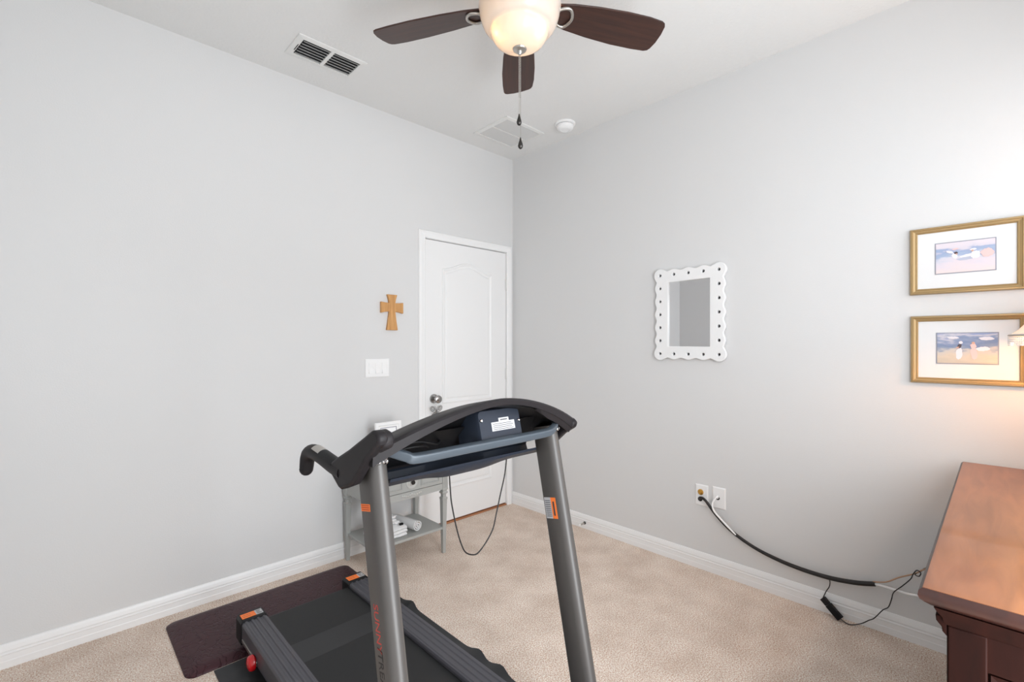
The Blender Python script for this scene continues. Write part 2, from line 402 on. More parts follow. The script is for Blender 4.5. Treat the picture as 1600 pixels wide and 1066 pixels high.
# door leaf: front face with two raised-moulding panels (upper one arched)
lx0, lx1, lz0, lz1 = DX0+0.004, DX1-0.004, 0.020, DZ-0.005
YF = 0.004
bb = B(); bb.box(lx0, YF, lz0, lx1, YF+0.036, lz1)
def panel_ring(bb, outline, offs):
    rings = []
    cx = sum(p[0] for p in outline)/len(outline)
    n_ = len(outline)
    for d, h in offs:
        ring = []
        for i, p in enumerate(outline):
            a, c_ = Vector(outline[i-1]), Vector(outline[(i+1) % n_]); pv = Vector(p)
            t1, t2 = (pv-a).normalized(), (c_-pv).normalized()
            n1_, n2_ = Vector((-t1.y, t1.x)), Vector((-t2.y, t2.x))
            nn = (n1_+n2_); nn = nn/max(nn.length_squared, 1e-6)*2
            q = pv+nn*d
            ring.append((q.x, YF-h, q.y))
        rings.append(ring)
    bb.loft(rings, caps=False)
    bb.bm.faces.new([bb.bm.verts.new(p) for p in rings[-1]])
xa, xb = -0.703, -0.226
arch = [(xa, 0.872), (xb, 0.872), (xb, 1.845)]
for i in range(1, 16):
    t = i/16; arch.append((xb+(xa-xb)*t, 1.845+0.062*(0.5-0.5*math.cos(2*PI*t))))
arch.append((xa, 1.845))
OFF = [(0, 0), (0.004, 0.007), (0.012, 0.008), (0.022, 0.002), (0.034, 0.001), (0.040, 0.006), (0.05, 0.007)]
panel_ring(bb, arch, OFF)
panel_ring(bb, [(xa, 0.250), (xb, 0.250), (xb, 0.775), (xa, 0.775)], OFF)
door = struct(bb.build('door_1', 'door'))
for zc in (1.782, 1.062, 0.293):
    bb = B(); bb.lathe([(0.0, zc-0.047), (0.0035, zc-0.045), (0.005, zc-0.043), (0.005, zc+0.043), (0.0035, zc+0.045), (0, zc+0.047)], (-0.0735, -0.004, 0), 12)
    bb.box(-0.084, 0.0, zc-0.043, -0.0735, 0.0035, zc+0.043)
    bb.build('hinge', 'metalw', door, smooth=40)
bb = B(); bb.lathe([(0, 0.004), (0.033, 0.003), (0.033, -0.004), (0.029, -0.009), (0.014, -0.012), (0.012, -0.030), (0.018, -0.036), (0.026, -0.044), (0.0285, -0.053), (0.026, -0.062), (0.016, -0.068), (0, -0.069)], (-0.775, 0, 0.915), 28, 'y')
bb.build('door_knob', 'knobmetal', door, smooth=40)

# ------------------------------------------------------------------ wall things
# wooden cross
X0, Zc = -1.112, 1.541
cr = [(-0.040, -0.149), (0.040, -0.149), (0.030, -0.09), (0.022, -0.028), (0.050, -0.031), (0.081, -0.038), (0.081, 0.034), (0.050, 0.030), (0.022, 0.029), (0.027, 0.055), (0.036, 0.083), (-0.036, 0.083), (-0.027, 0.055), (-0.022, 0.029), (-0.050, 0.030), (-0.081, 0.034), (-0.081, -0.038), (-0.050, -0.031), (-0.022, -0.028), (-0.030, -0.09)]
bb = B(); bb.prism([(X0+p[0], Zc+p[1]) for p in cr], 'y', -0.019, -0.0005)
tag(bb.build('wooden_cross', 'oak', bevel=0.002), 'small light oak cross hanging on the wall left of the white door', 'cross')
# switch plate
t = thing('light_switch', 'white wall plate with three rocker switches below the wooden cross', 'light switch', (-1.210, 0, 1.147))
bb = B(); bb.rect_ring('y', 0, (-1.294, 1.088, -1.127, 1.206), (-1.288, 1.094, -1.133, 1.200), [(0, -0.0005), (0, -0.004), (1, -0.007)]);
bb.box(-1.2885, -0.0065, 1.0935, -1.1325, -0.001, 1.2005)
bb.build('plate', 'white', t)
for k in range(3):
    xc = -1.2565+0.046*k
    bb = B(); bb.rect_ring('y', -0.0065, (xc-0.0175, 1.112, xc+0.0175, 1.182), (xc-0.0165, 1.113, xc+0.0165, 1.181), [(0, 0.001), (0, -0.0012), (1, -0.0012), (1, 0.001)])
    bb.prism([(-0.0075, 1.114), (-0.0125, 1.114), (-0.0075, 1.147), (-0.0085, 1.180), (-0.0060, 1.180)], 'x', xc-0.0158, xc+0.0158)
    bb.build('rocker', 'white', t)
# outlets on right wall
def wplate(name, label, cat, yc, zc):
    t = thing(name, label, cat, (0, yc, zc), 'wall plates low on the right wall')
    bb = B(); bb.rect_ring('x', 0, (yc-0.037, zc-0.060, yc+0.037, zc+0.060), (yc-0.031, zc-0.054, yc+0.031, zc+0.054), [(0, -0.0005), (0, -0.004), (1, -0.007)])
    bb.box(-0.0065, yc-0.0315, zc-0.0545, -0.001, yc+0.0315, zc+0.0545)
    bb.build('plate', 'white', t)
    return t
t = wplate('wall_plate', 'white wall plate with brass coax socket and black cable opening', 'wall plate', -1.579, 0.426)
bb = B(); bb.lathe([(0.0165, -0.006), (0.0165, -0.0095), (0.013, -0.011), (0.008, -0.012), (0.0075, -0.020), (0.005, -0.021), (0, -0.019)], (0, -1.574, 0.443), 6*4, 'x'); bb.build('coax_socket', 'brass', t, smooth=40)
bb = B(); bb.lathe([(0.013, -0.006), (0.013, -0.009), (0.009, -0.010), (0, -0.0075)], (0, -1.571, 0.402), 20, 'x'); bb.build('cable_opening', 'black', t, smooth=40)
t = wplate('wall_plate', 'white wall plate with the white cable coming out, right of the brass socket plate', 'wall plate', -1.679, 0.431)
bb = B(); bb.lathe([(0.010, -0.006), (0.010, -0.009), (0.007, -0.010), (0, -0.0075)], (0, -1.673, 0.430), 20, 'x'); bb.build('cable_opening', 'black', t, smooth=40)
# door stop
t = thing('door_stop', 'small metal spring door stop on the right baseboard', 'door stop', (-0.012, -0.745, 0.040))
bb = B(); bb.lathe([(0, -0.012), (0.010, -0.013), (0.010, -0.018), (0.006, -0.022)], (0, -0.745, 0.040), 16, 'x'); bb.build('base', 'darkmetal', t, smooth=40)
bb = B(); pts = [(-0.020-0.046*i/96, -0.745+0.0045*math.cos(i*PI/6), 0.040+0.0045*math.sin(i*PI/6)) for i in range(97)]
bb.tube(pts, 0.0012, 6); bb.build('spring', 'nickel', t, smooth=60)
bb = B(); bb.lathe([(0.004, -0.063), (0.0065, -0.065), (0.0065, -0.075), (0.004, -0.077), (0, -0.077)], (0, -0.745, 0.040), 14, 'x'); bb.build('tip', 'white', t, smooth=40)

# scalloped mirror
t = thing('wall_mirror', 'rectangular mirror in a white scalloped frame with a row of holes', 'mirror', (0, -1.507, 1.48))
hy = [-1.328-0.0895*i for i in range(5)]; hz = [1.242+0.0797*i for i in range(7)]
def scal():
    pts = []
    y0, y1, z0, z1 = hy[0], hy[-1], hz[0], hz[-1]
    r0, am = 0.0315, 0.0055
    def side(a, b_, n_, nrm):
        out = []
        for i in range(n_*12+1):
            s_ = i/12.0
            if s_ < 0.42 or s_ > n_-0.42: continue
            t_ = i/(n_*12)
            d = r0-am+am*math.cos(2*PI*s_)
            out.append((a[0]+(b_[0]-a[0])*t_+nrm[0]*d, a[1]+(b_[1]-a[1])*t_+nrm[1]*d))
        return out
    def corner(c_, a0):
        return [(c_[0]+0.0375*math.cos(math.radians(a0+ a)), c_[1]+0.0375*math.sin(math.radians(a0+a))) for a in range(-28, 119, 8)]
    # u = -y (so that it runs to the right in the picture), v = z
    U0, U1 = -y0, -y1
    pts += side((U0, z0), (U1, z0), 4, (0, -1)); pts += corner((U1, z0), 270)
    pts += side((U1, z0), (U1, z1), 6, (1, 0)); pts += corner((U1, z1), 0)
    pts += side((U1, z1), (U0, z1), 4, (0, 1)); pts += corner((U0, z1), 90)
    pts += side((U0, z1), (U0, z0), 6, (-1, 0)); pts += corner((U0, z0), 180)
    return pts
holes = []
for i, y in enumerate(hy):
    for j, z in enumerate(hz):
        if i in (0, 4) or j in (0, 6): holes.append((-y, z))
spl = [scal(), [(1.377, 1.284), (1.639, 1.284), (1.639, 1.680), (1.377, 1.680)]]
for h in holes: spl.append([(h[0]+0.0118*math.cos(2*PI*k/16), h[1]+0.0118*math.sin(2*PI*k/16)) for k in range(16)])
MM = basis((-0.016, 0, 0), (0, -1, 0), (0, 0, 1), (-1, 0, 0))
curve_mesh('frame', spl, 'trim', t, 0.0085, 0.003, MM)
bb = B(); bb.box(-0.012, -1.652, 1.272, -0.010, -1.364, 1.692); bb.build('mirror_glass', 'mirror', t)
bb = B(); bb.rect_ring('x', -0.0045, (-1.705, 1.222, -1.309, 1.742), (-1.665, 1.262, -1.349, 1.702), [(0, 0), (0, -0.0015), (1, -0.0015), (1, 0)]); bb.build('backing', 'holedark', t)

# framed prints
def pic_mat(name, stops, seed, cloud):
    m = mat(name, (200, 200, 210), 0.25); nt = m.node_tree; b = nt.nodes['Principled BSDF']
    tc = nt.nodes.new('ShaderNodeTexCoord'); sp = nt.nodes.new('ShaderNodeSeparateXYZ'); nt.links.new(tc.outputs['Object'], sp.inputs[0])
    n = nt.nodes.new('ShaderNodeTexNoise'); n.inputs['Scale'].default_value = 22; n.inputs['Detail'].default_value = 5
    mp = nt.nodes.new('ShaderNodeMapping'); mp.inputs['Location'].default_value = (seed, seed, seed); mp.inputs['Scale'].default_value = (1, 0.6, 1.8)
    nt.links.new(tc.outputs['Object'], mp.inputs[0]); nt.links.new(mp.outputs[0], n.inputs['Vector'])
    ml = nt.nodes.new('ShaderNodeMath'); ml.operation = 'MULTIPLY_ADD'; ml.inputs[1].default_value = 8.0; ml.inputs[2].default_value = 0.5
    nt.links.new(sp.outputs['Z'], ml.inputs[0])
    m2 = nt.nodes.new('ShaderNodeMath'); m2.operation = 'MULTIPLY_ADD'; m2.inputs[1].default_value = cloud; nt.links.new(n.outputs['Fac'], m2.inputs[0]); 
    m3 = nt.nodes.new('ShaderNodeMath'); m3.operation = 'SUBTRACT'; m3.inputs[1].default_value = cloud*0.5; nt.links.new(m2.outputs[0], m3.inputs[0])
    nt.links.new(ml.outputs[0], m2.inputs[2])
    r = nt.nodes.new('ShaderNodeValToRGB'); e = r.color_ramp.elements
    e[0].position = stops[0][0]; e[0].color = (*lin(stops[0][1]), 1); e[1].position = stops[-1][0]; e[1].color = (*lin(stops[-1][1]), 1)
    for p, c_ in stops[1:-1]:
        x = e.new(p); x.color = (*lin(c_), 1)
    nt.links.new(m3.outputs[0], r.inputs[0]); nt.links.new(r.outputs[0], b.inputs['Base Color'])
    return m
M['sea1'] = pic_mat('painted_beach_a', [(0.0, (222, 208, 208)), (0.32, (214, 205, 214)), (0.5, (202, 202, 214)), (0.62, (158, 174, 200)), (0.74, (150, 166, 198)), (0.84, (208, 202, 212)), (1.0, (214, 206, 214))], 3.1, 0.85)
M['sea2'] = pic_mat('painted_beach_b', [(0.0, (190, 180, 165)), (0.25, (205, 192, 175)), (0.42, (196, 190, 185)), (0.52, (138, 150, 172)), (0.66, (118, 135, 168)), (0.8, (140, 152, 180)), (0.9, (200, 196, 205)), (1.0, (150, 160, 195))], 8.3, 0.9)
for k, c_ in dict(fig_white=(225, 220, 226), fig_pink=(226, 190, 188), fig_dark=(70, 58, 66), fig_skin=(205, 160, 140), fig_blue=(176, 182, 200), border=(140, 143, 156)).items():
    M[k] = mat(k, c_, 0.4)
def print_frame(label, z0, z1, y0, y1, pm, figs, iy, iz):
    """y0 = left (larger y), y1 = right"""
    zc, yc = (z0+z1)/2, (y0+y1)/2
    t = thing('framed_print', label, 'framed print', (0, yc, zc), 'gold framed beach prints beside the lamp')
    o_, i_ = (y1, z0, y0, z1), (y1+0.026, z0+0.024, y0-0.026, z1-0.024)
    bb = B(); bb.rect_ring('x', 0, o_, i_, [(0, -0.002), (0, -0.012), (0.12, -0.020), (0.35, -0.022), (0.45, -0.018), (0.75, -0.015), (0.85, -0.017), (1.0, -0.013), (1.0, -0.002)])
    bb.build('frame', 'gold', t, smooth=30)
    bb = B(); bb.box(-0.010, y1+0.022, z0+0.020, -0.006, y0-0.022, z1-0.020); bb.build('mount', 'mount', t)
    bb = B(); bb.box(-0.0112, iy[1]-0.0035, iz[0]-0.0035, -0.0098, iy[0]+0.0035, iz[1]+0.0035); bb.build('border_line', 'border', t)
    # picture is built around its own centre so its painted bands follow the sheet
    pc = ((iy[0]+iy[1])/2, (iz[0]+iz[1])/2)
    bb = B(); bb.box(-0.0006, iy[1]-pc[0], iz[0]-pc[1], 0.0006, iy[0]-pc[0], iz[1]-pc[1])
    p = bb.build('picture', pm); p.parent = t; p.location = (-0.0116, pc[0]-yc, pc[1]-zc)
    for k, (fm, c_, rx, rz, ang) in enumerate(figs):
        bb = B(); ring = []
        for a in range(20):
            u_, v_ = rx*math.cos(2*PI*a/20)*(1+0.12*math.sin(5*a)), rz*math.sin(2*PI*a/20)*(1+0.1*math.cos(3*a))
            ca, sa = math.cos(ang), math.sin(ang)
            ring.append((-(u_*ca-v_*sa)-c_[0], u_*sa+v_*ca+c_[1]))
        d = 0.0002*(k+1)
        bb.prism(ring, 'x', -0.0006-d, -0.0004)
        q = bb.build('painted_patch', fm); q.parent = p
f1 = [('fig_white', (0.012, 0.002), 0.026, 0.008, 0.15), ('fig_blue', (0.004, -0.008), 0.028, 0.006, 0.1), ('fig_white', (-0.030, 0.006), 0.008, 0.012, 0.3), ('fig_dark', (-0.026, 0.018), 0.006, 0.005, 0), ('fig_skin', (-0.024, 0.013), 0.003, 0.003, 0),
      ('fig_white', (0.032, 0.004), 0.014, 0.016, -0.4), ('fig_white', (0.025, 0.026), 0.010, 0.0045, 0.2), ('fig_skin', (0.023, 0.021), 0.004, 0.0035, 0), ('fig_pink', (0.066, 0.008), 0.019, 0.017, 0.2), ('fig_pink', (-0.028, 0.034), 0.010, 0.003, 0.2), ('fig_white', (-0.045, 0.024), 0.012, 0.005, -0.4)]
f2 = [('fig_white', (-0.022, -0.022), 0.010, 0.024, -0.1), ('fig_dark', (-0.021, 0.009), 0.006, 0.010, -0.4), ('fig_white', (-0.017, 0.024), 0.006, 0.006, 0), ('fig_skin', (-0.027, 0.003), 0.006, 0.0025, 0.5),
      ('fig_pink', (0.022, -0.020), 0.010, 0.026, 0.05), ('fig_pink', (0.020, 0.010), 0.009, 0.010, 0), ('fig_skin', (0.020, 0.022), 0.005, 0.005, 0), ('fig_white', (0.048, -0.002), 0.020, 0.009, 0.1), ('fig_white', (0.058, 0.040), 0.022, 0.007, 0), ('fig_white', (-0.04, 0.044), 0.018, 0.005, 0)]
print_frame('upper of two gold framed beach prints, figures lying on pale sand', 1.513, 1.797, -2.507, -2.853, 'sea1', f1, (-2.592, -2.768), (1.598, 1.723))
print_frame('lower of two gold framed beach prints, two figures standing by blue sea', 1.134, 1.421, -2.509, -2.860, 'sea2', f2, (-2.596, -2.775), (1.221, 1.345))

# ------------------------------------------------------------------ ceiling things
# supply vent
t = thing('ceiling_vent', 'white louvred supply vent with dark slots on the ceiling at left', 'air vent', (-1.668, -0.320, ZC))
vx0, vx1, vy0, vy1 = -1.848, -1.492, -0.424, -0.218
xm = (vx0+vx1)/2
bb = B(); bb.rect_ring('z', ZC, (vx0, vy0, vx1, vy1), (vx0+0.030, vy0+0.026, vx1-0.030, vy1-0.026), [(0, -0.0005), (0.05, -0.006), (0.9, -0.011), (1, -0.010), (1, -0.0005)])
bb.box(xm-0.009, vy0+0.026, ZC-0.010, xm+0.009, vy1-0.026, ZC-0.001)
bb.build('frame', 'metalw', t)
bb = B(); bb.box(vx0+0.028, vy0+0.024, ZC-0.002, vx1-0.028, vy1-0.024, ZC-0.0005); bb.build('duct_shade', 'gap', t)  # flat dark sheet, shade inside the duct painted in
for (a, b_) in ((vx0+0.036, xm-0.009), (xm+0.009, vx1-0.030)):
    for k in range(6):
        yc = vy0+0.040+k*0.0245
        bb = B(); bb.prism([(yc-0.0060, ZC-0.0125), (yc-0.0050, ZC-0.0132), (yc+0.0065, ZC-0.0032), (yc+0.0055, ZC-0.0024)], 'x', a, b_); bb.build('louvre', 'metalw', t)
bb = B(); bb.box(vx0+0.022, -0.345, ZC-0.0125, vx0+0.025, -0.285, ZC-0.009); bb.build('damper_lever', 'black', t)
# return grille
t = thing('return_grille', 'white square return air grille on the ceiling near the corner', 'air vent', (-0.370, -0.345, ZC))
gx0, gx1, gy0, gy1 = -0.554, -0.186, -0.520, -0.172
bb = B(); bb.rect_ring('z', ZC, (gx0, gy0, gx1, gy1), (gx0+0.026, gy0+0.026, gx1-0.026, gy1-0.026), [(0, -0.0005), (0.05, -0.007), (0.9, -0.011), (1, -0.010), (1, -0.0005)])
gm = (gx0+gx1)/2
bb.box(gx0+0.026, -0.350, ZC-0.009, gx1-0.026, -0.342, ZC-0.001)
bb.build('frame', 'metalw', t)
bb = B(); bb.box(gx0+0.024, gy0+0.024, ZC-0.002, gx1-0.024, gy1-0.024, ZC-0.0005); bb.build('duct_shade', mat('grille_shadow', (150, 150, 150), 0.8), t)  # flat grey sheet, shade behind the louvres painted in
n_ = 22
for (ya, yb) in ((gy0+0.026, -0.350), (-0.342, gy1-0.026)):
    for k in range(n_):
        xc = gx0+0.032+k*(gx1-gx0-0.064)/(n_-1)
        bb = B(); bb.prism([(xc-0.0055, ZC-0.003), (xc-0.005, ZC-0.002), (xc+0.0055, ZC-0.008), (xc+0.005, ZC-0.009)], 'y', ya, yb); bb.build('louvre', 'grille2', t)
# smoke detector
t = thing('smoke_detector', 'round white smoke detector on the ceiling beside the square grille', 'smoke detector', (-0.191, -0.713, ZC))
bb = B(); bb.lathe([(0, ZC-0.0005), (0.070, ZC-0.0005), (0.070, ZC-0.008), (0.066, ZC-0.012), (0.057, ZC-0.013), (0, ZC-0.013)], (-0.191, -0.713, 0), 40); bb.build('mounting_base', 'white', t, smooth=40)
bb = B(); bb.lathe([(0.050, ZC-0.012), (0.050, ZC-0.017)], (-0.191, -0.713, 0), 40, caps=False); bb.build('sensing_gap', 'holedark', t, smooth=40)
bb = B(); bb.lathe([(0, ZC-0.0165), (0.056, ZC-0.0165), (0.056, ZC-0.034), (0.048, ZC-0.043), (0.030, ZC-0.047), (0.029, ZC-0.045), (0, ZC-0.046)], (-0.191, -0.713, 0), 40)
bb.build('cover', 'white', t, smooth=40)

# ceiling fan
FX, FY = -1.481, -1.566
t = thing('ceiling_fan', 'five blade dark walnut ceiling fan with frosted bowl light and pull chains', 'ceiling fan', (FX, FY, ZC))
bb = B(); bb.lathe([(0, ZC-0.0005), (0.075, ZC-0.0005), (0.075, ZC-0.012), (0.062, ZC-0.045), (0.022, ZC-0.060), (0.016, ZC-0.062), (0.016, ZC-0.095), (0.03, ZC-0.098), (0, ZC-0.098)], (FX, FY, 0), 40); bb.build('canopy', 'nickel', t, smooth=35)
bb = B(); bb.lathe([(0, 2.714), (0.05, 2.714), (0.105, 2.700), (0.125, 2.670), (0.125, 2.620), (0.110, 2.596), (0.075, 2.585), (0.060, 2.575), (0.060, 2.545), (0, 2.545)], (FX, FY, 0), 48); bb.build('motor_housing', 'nickel', t, smooth=35)
bb = B(); bb.lathe([(0, 2.544), (0.055, 2.544), (0.065, 2.540), (0.065, 2.528), (0.03, 2.520), (0, 2.520)], (FX, FY, 0), 40); bb.build('light_fitter', 'nickel', t, smooth=35)
zb = 2.376
prof = [(0.018, 0.000), (0.045, 0.004), (0.068, 0.013), (0.088, 0.026), (0.100, 0.044), (0.106, 0.060), (0.107, 0.065), (0.118, 0.069), (0.130, 0.082), (0.139, 0.100), (0.145, 0.120), (0.147, 0.142), (0.150, 0.150)]
bb = B(); inn = [(r-0.003, h+0.002) for r, h in prof][::-1]
bb.lathe([(r, zb+h) for r, h in prof]+[(r, zb+h) for r, h in inn], (FX, FY, 0), 64, caps=False)
bb.build('glass_bowl', 'bowl', t, smooth=60)
bb = B(); bb.lathe([(0, zb+0.006), (0.020, zb+0.004), (0.026, zb-0.001), (0.024, zb-0.006), (0.010, zb-0.009), (0.008, zb-0.018), (0.004, zb-0.022), (0, zb-0.022)], (FX, FY, 0), 28); bb.build('finial', 'nickel', t, smooth=35)
bb = B(); bb.lathe([(0.004, zb+0.004), (0.004, 2.524)], (FX, FY, 0), 10); bb.build('centre_rod', 'nickel', t, smooth=35)
RT = Vector((math.sin(TH), -math.cos(TH), 0))
for k, a in enumerate((0.0, 2*PI/3, 4*PI/3)):
    dv = RT*math.cos(a+PI+0.42) + FW*math.sin(a+PI+0.42)
    p = Vector((FX, FY, 0)) + dv*0.073
    bb = B(); bb.tube([(FX+dv.x*0.03, FY+dv.y*0.03, 2.520), (p.x, p.y, 2.452)], 0.012, 12); bb.build('socket', 'nickel', t, smooth=40)
    bb = B(); bb.ball((p.x, p.y, 2.426), 0.021, 16, (1, 1, 1.2)); bb.build('bulb', 'bulb', t, smooth=80)
# blades: outline (r, w), pitched 12 degrees
outl = [(0.135, -0.042), (0.20, -0.056), (0.30, -0.068), (0.42, -0.076), (0.52, -0.077), (0.578, -0.072), (0.592, -0.066), (0.600, -0.055), (0.607, -0.02), (0.608, 0.02), (0.602, 0.052), (0.595, 0.063), (0.580, 0.069), (0.52, 0.073), (0.42, 0.074), (0.30, 0.067), (0.20, 0.056), (0.135, 0.042)]
pit = math.radians(12)
for k in range(5):
    a = 2*PI*k/5 + TH + math.radians(0)
    er = Vector((math.cos(a), math.sin(a), 0)); el = Vector((-math.sin(a), math.cos(a), 0))
    ew = el*math.cos(pit) + Vector((0, 0, -math.sin(pit)))   # left side lower
    en = er.cross(ew)
    o_ = Vector((FX, FY, 2.533))
    bm_ = B()
    bo = [(0.135+(r-0.135)*0.962, w_) for r, w_ in outl]
    bm_.loft([[tuple(o_+er*r+ew*w_+en*0.003) for r, w_ in bo], [tuple(o_+er*r+ew*w_-en*0.003) for r, w_ in bo]])
    # build in a local frame so that the grain follows the blade
    mloc = basis(o_, er, ew, en)
    bm_.bm.transform(mloc.inverted())
    ob = bm_.build('blade', 'blade', bevel=0.0012)
    ob.parent = t; ob.matrix_local = Matrix.Translation(-Vector((FX, FY, ZC))) @ mloc
    # bracket: a loop of nickel under the blade root, reaching the motor
    sgn = 1 if en.z > 0 else -1
    n_ = -en*sgn
    def Pp(r, w_, h=0.0): return tuple(o_+er*r+ew*w_+n_*(0.0075+h))
    bb = B()
    bb.tube([tuple(o_+er*0.105+Vector((0, 0, 0.070))), Pp(0.125, 0.006, 0.004), Pp(0.150, 0.030), Pp(0.178, 0.040), Pp(0.196, 0.028), Pp(0.206, 0.0), Pp(0.196, -0.028), Pp(0.178, -0.040), Pp(0.150, -0.030), Pp(0.125, -0.006, 0.004), tuple(o_+er*0.105+Vector((0, 0, 0.070)))], 0.0065, 8, smooth_n=4)
    bb.build('blade_bracket', 'nickel', t, smooth=60)
# pull chains
def chain(off, z1, name='pull_chain'):
    bb = B(); z = zb-0.020
    x, y = FX+off.x, FY+off.y
    bb.tube([(FX+off.x*0.5, FY+off.y*0.5, z+0.004), (x, y, z-0.010), (x, y, z1)], 0.0009, 6)
    zz = z-0.012
    while zz > max(z1, z-0.16):
        bb.ball((x, y, zz), 0.0022, 8); zz -= 0.0062
    c_ = bb.build(name, 'nickel', t, smooth=60)
    bb = B(); bb.lathe([(0, z1+0.002), (0.002, z1), (0.004, z1-0.010), (0.008, z1-0.022), (0.0095, z1-0.030), (0.0075, z1-0.037), (0.003, z1-0.041), (0, z1-0.041)], (x, y, 0), 16)
    bb.build('pendant', 'darkmetal', c_, smooth=50)
chain(RT*-0.002, 2.138)
chain(RT*0.003+FW*0.004, 2.054)

# ------------------------------------------------------------------ side table
TX0, TX1, TY0, TY1 = -1.452, -0.935, -0.385, -0.030      # outer faces of the leg blocks
t = thing('side_table', 'grey painted side table with drawer and lower shelf against the left wall', 'side table', ((TX0+TX1)/2, (TY0+TY1)/2, 0))
ZT = 0.566
bb = B()
tp = [(0, ZT-0.020), (0.006, ZT-0.020), (0.010, ZT-0.014), (0.016, ZT-0.008), (0.016, ZT-0.002), (0.013, ZT)]
rings = []
for d, z in tp:
    x0, x1, y0, y1 = TX0-0.004-d, TX1+0.004+d, TY0-0.004-d, TY1+0.004+min(d, 0.012)
    rings.append([(x0, y0, z), (x1, y0, z), (x1, y1, z), (x0, y1, z)])
bb.loft(rings); bb.build('tabletop', 'greypaint', t)
LW = 0.040
def leg(xc, yc):
    bb = B()
    def sq(z, h, dx=0, dy=0): return [(xc-h+dx, yc-h+dy, z), (xc+h+dx, yc-h+dy, z), (xc+h+dx, yc+h+dy, z), (xc-h+dx, yc+h+dy, z)]
    h = LW/2
    bb.loft([sq(ZT-0.0205, h), sq(0.395, h), sq(0.392, h-0.004), sq(0.386, h-0.006), sq(0.380, h-0.001), sq(0.374, h-0.001), sq(0.366, h-0.008), sq(0.350, h-0.008), sq(0.346, h-0.002), sq(0.338, h-0.002), sq(0.330, h-0.004), sq(0.14, 0.0125), sq(0.0, 0.0095)])
    # flutes on the block
    for s_ in (-1, 0, 1):
        bb.box(xc+s_*0.009-0.0022, yc-h-0.0018, 0.41, xc+s_*0.009+0.0022, yc-h+0.001, ZT-0.032)
    bb.build('leg', 'greypaint', t)
lc = [(TX0+LW/2, TY0+LW/2), (TX1-LW/2, TY0+LW/2), (TX0+LW/2, TY1-LW/2), (TX1-LW/2, TY1-LW/2)]
for p in lc: leg(*p)
# aprons on three sides plus rail below the drawer
bb = B()
ax0, ax1 = TX0+LW, TX1-LW
bb.box(TX0+0.006, TY0+LW, 0.405, TX0+0.022, TY1-LW, ZT-0.0205)
bb.box(TX1-0.022, TY0+LW, 0.405, TX1-0.006, TY1-LW, ZT-0.0205)
bb.box(ax0, TY1-0.022, 0.405, ax1, TY1-0.006, ZT-0.0205)
pr = [(ax0, 0.437), (ax0, 0.398)]
for i in range(0, 17):
    s_ = i/16; pr.append((ax0+(ax1-ax0)*s_, 0.400-0.004*math.sin(PI*s_)))
pr += [(ax1, 0.398), (ax1, 0.437)]
pr2 = [pr[0]]+pr[2:-2]+[pr[-1]]
bb.prism(pr2, 'y', TY0+0.003, TY0+0.018)
bb.build('apron', 'greypaint', t)
bb = B()
for s_ in range(-5, 6):
    xc = (TX0+TX1)/2+s_*0.0125
    bb.ball((xc, TY0+0.002, 0.417+0.004*math.cos(s_*1.3)), 0.0065, 10, (1.0, 0.6, 0.8+0.3*abs(math.cos(s_))))
bb.build('carved_swag', 'greyworn', t, smooth=70)
bb = B(); dz0, dz1 = 0.440, ZT-0.024
bb.box(ax0+0.001, TY0+0.004, dz0, ax1-0.001, TY0+0.30, dz1)
xc = (TX0+TX1)/2; zc = (dz0+dz1)/2
for s_ in (-1, 1):
    a, b_ = sorted((xc+s_*0.062, xc+s_*0.196))
    bb.rect_ring('y', TY0+0.004, (a, dz0+0.016, b_, dz1-0.016), (a+0.007, dz0+0.023, b_-0.007, dz1-0.023), [(0, 0.001), (0.2, -0.0045), (0.8, -0.0045), (1, 0.001)])
    bb.rect_ring('y', TY0+0.004, (a+0.010, dz0+0.026, b_-0.010, dz1-0.026), (a+0.013, dz0+0.029, b_-0.013, dz1-0.029), [(0, 0.001), (0.2, -0.002), (0.8, -0.002), (1, 0.001)])
dr = bb.build('drawer', 'greypaint', t)
bb = B(); bb.lathe([(0, 0.003), (0.038, 0.003), (0.038, -0.004), (0.034, -0.006), (0.030, -0.002), (0.026, -0.001), (0.024, -0.006), (0.020, -0.006), (0.017, -0.002), (0, -0.002)], (xc, TY0+0.004, zc), 36, 'y'); bb.build('rosette', 'greyworn', dr, smooth=30)
bb = B(); bb.lathe([(0.006, 0.0), (0.006, -0.008), (0.010, -0.012), (0.013, -0.018), (0.010, -0.024), (0, -0.026)], (xc, TY0+0.004, zc), 24, 'y'); bb.build('knob', 'darkmetal', dr, smooth=40)
bb = B(); 
sx0, sx1, sy0, sy1 = TX0+0.016, TX1-0.016, TY0+0.012, TY1-0.012
bb.prism([(sx0, sy0), (sx1, sy0), (sx1, sy1), (sx0, sy1)], 'z', 0.148, 0.164); bb.build('shelf', 'greypaint', t, bevel=0.003)

# towels on the shelf
def rolled(label, p0, p1, r, m_, z):
    p0, p1 = Vector((*p0, z+r)), Vector((*p1, z+r)); ax = (p1-p0).normalized(); sd = Vector((-ax.y, ax.x, 0)); up = Vector((0, 0, 1))
    sp_o, sp_i = [], []
    n_ = 90; turns = 2.6
    for i in range(n_+1):
        s_ = i/n_; a = 2*PI*turns*s_+3.6; rr = 0.005+(r-0.005)*s_
        th_ = 0.0050
        sp_o.append(sd*math.cos(a)*rr+up*math.sin(a)*rr); sp_i.append(sd*math.cos(a)*(rr-th_)+up*math.sin(a)*(rr-th_))
    ring = sp_o+sp_i[::-1]
    rings = []
    for k in range(9):
        c_ = p0.lerp(p1, k/8); w_ = 1+0.02*math.sin(k*2.1)
        rings.append([tuple(c_+v*w_) for v in ring])
    bb = B(); bb.loft(rings); o = bb.build('rolled_towel', m_, smooth=40); return tag(o, label, 'towel')
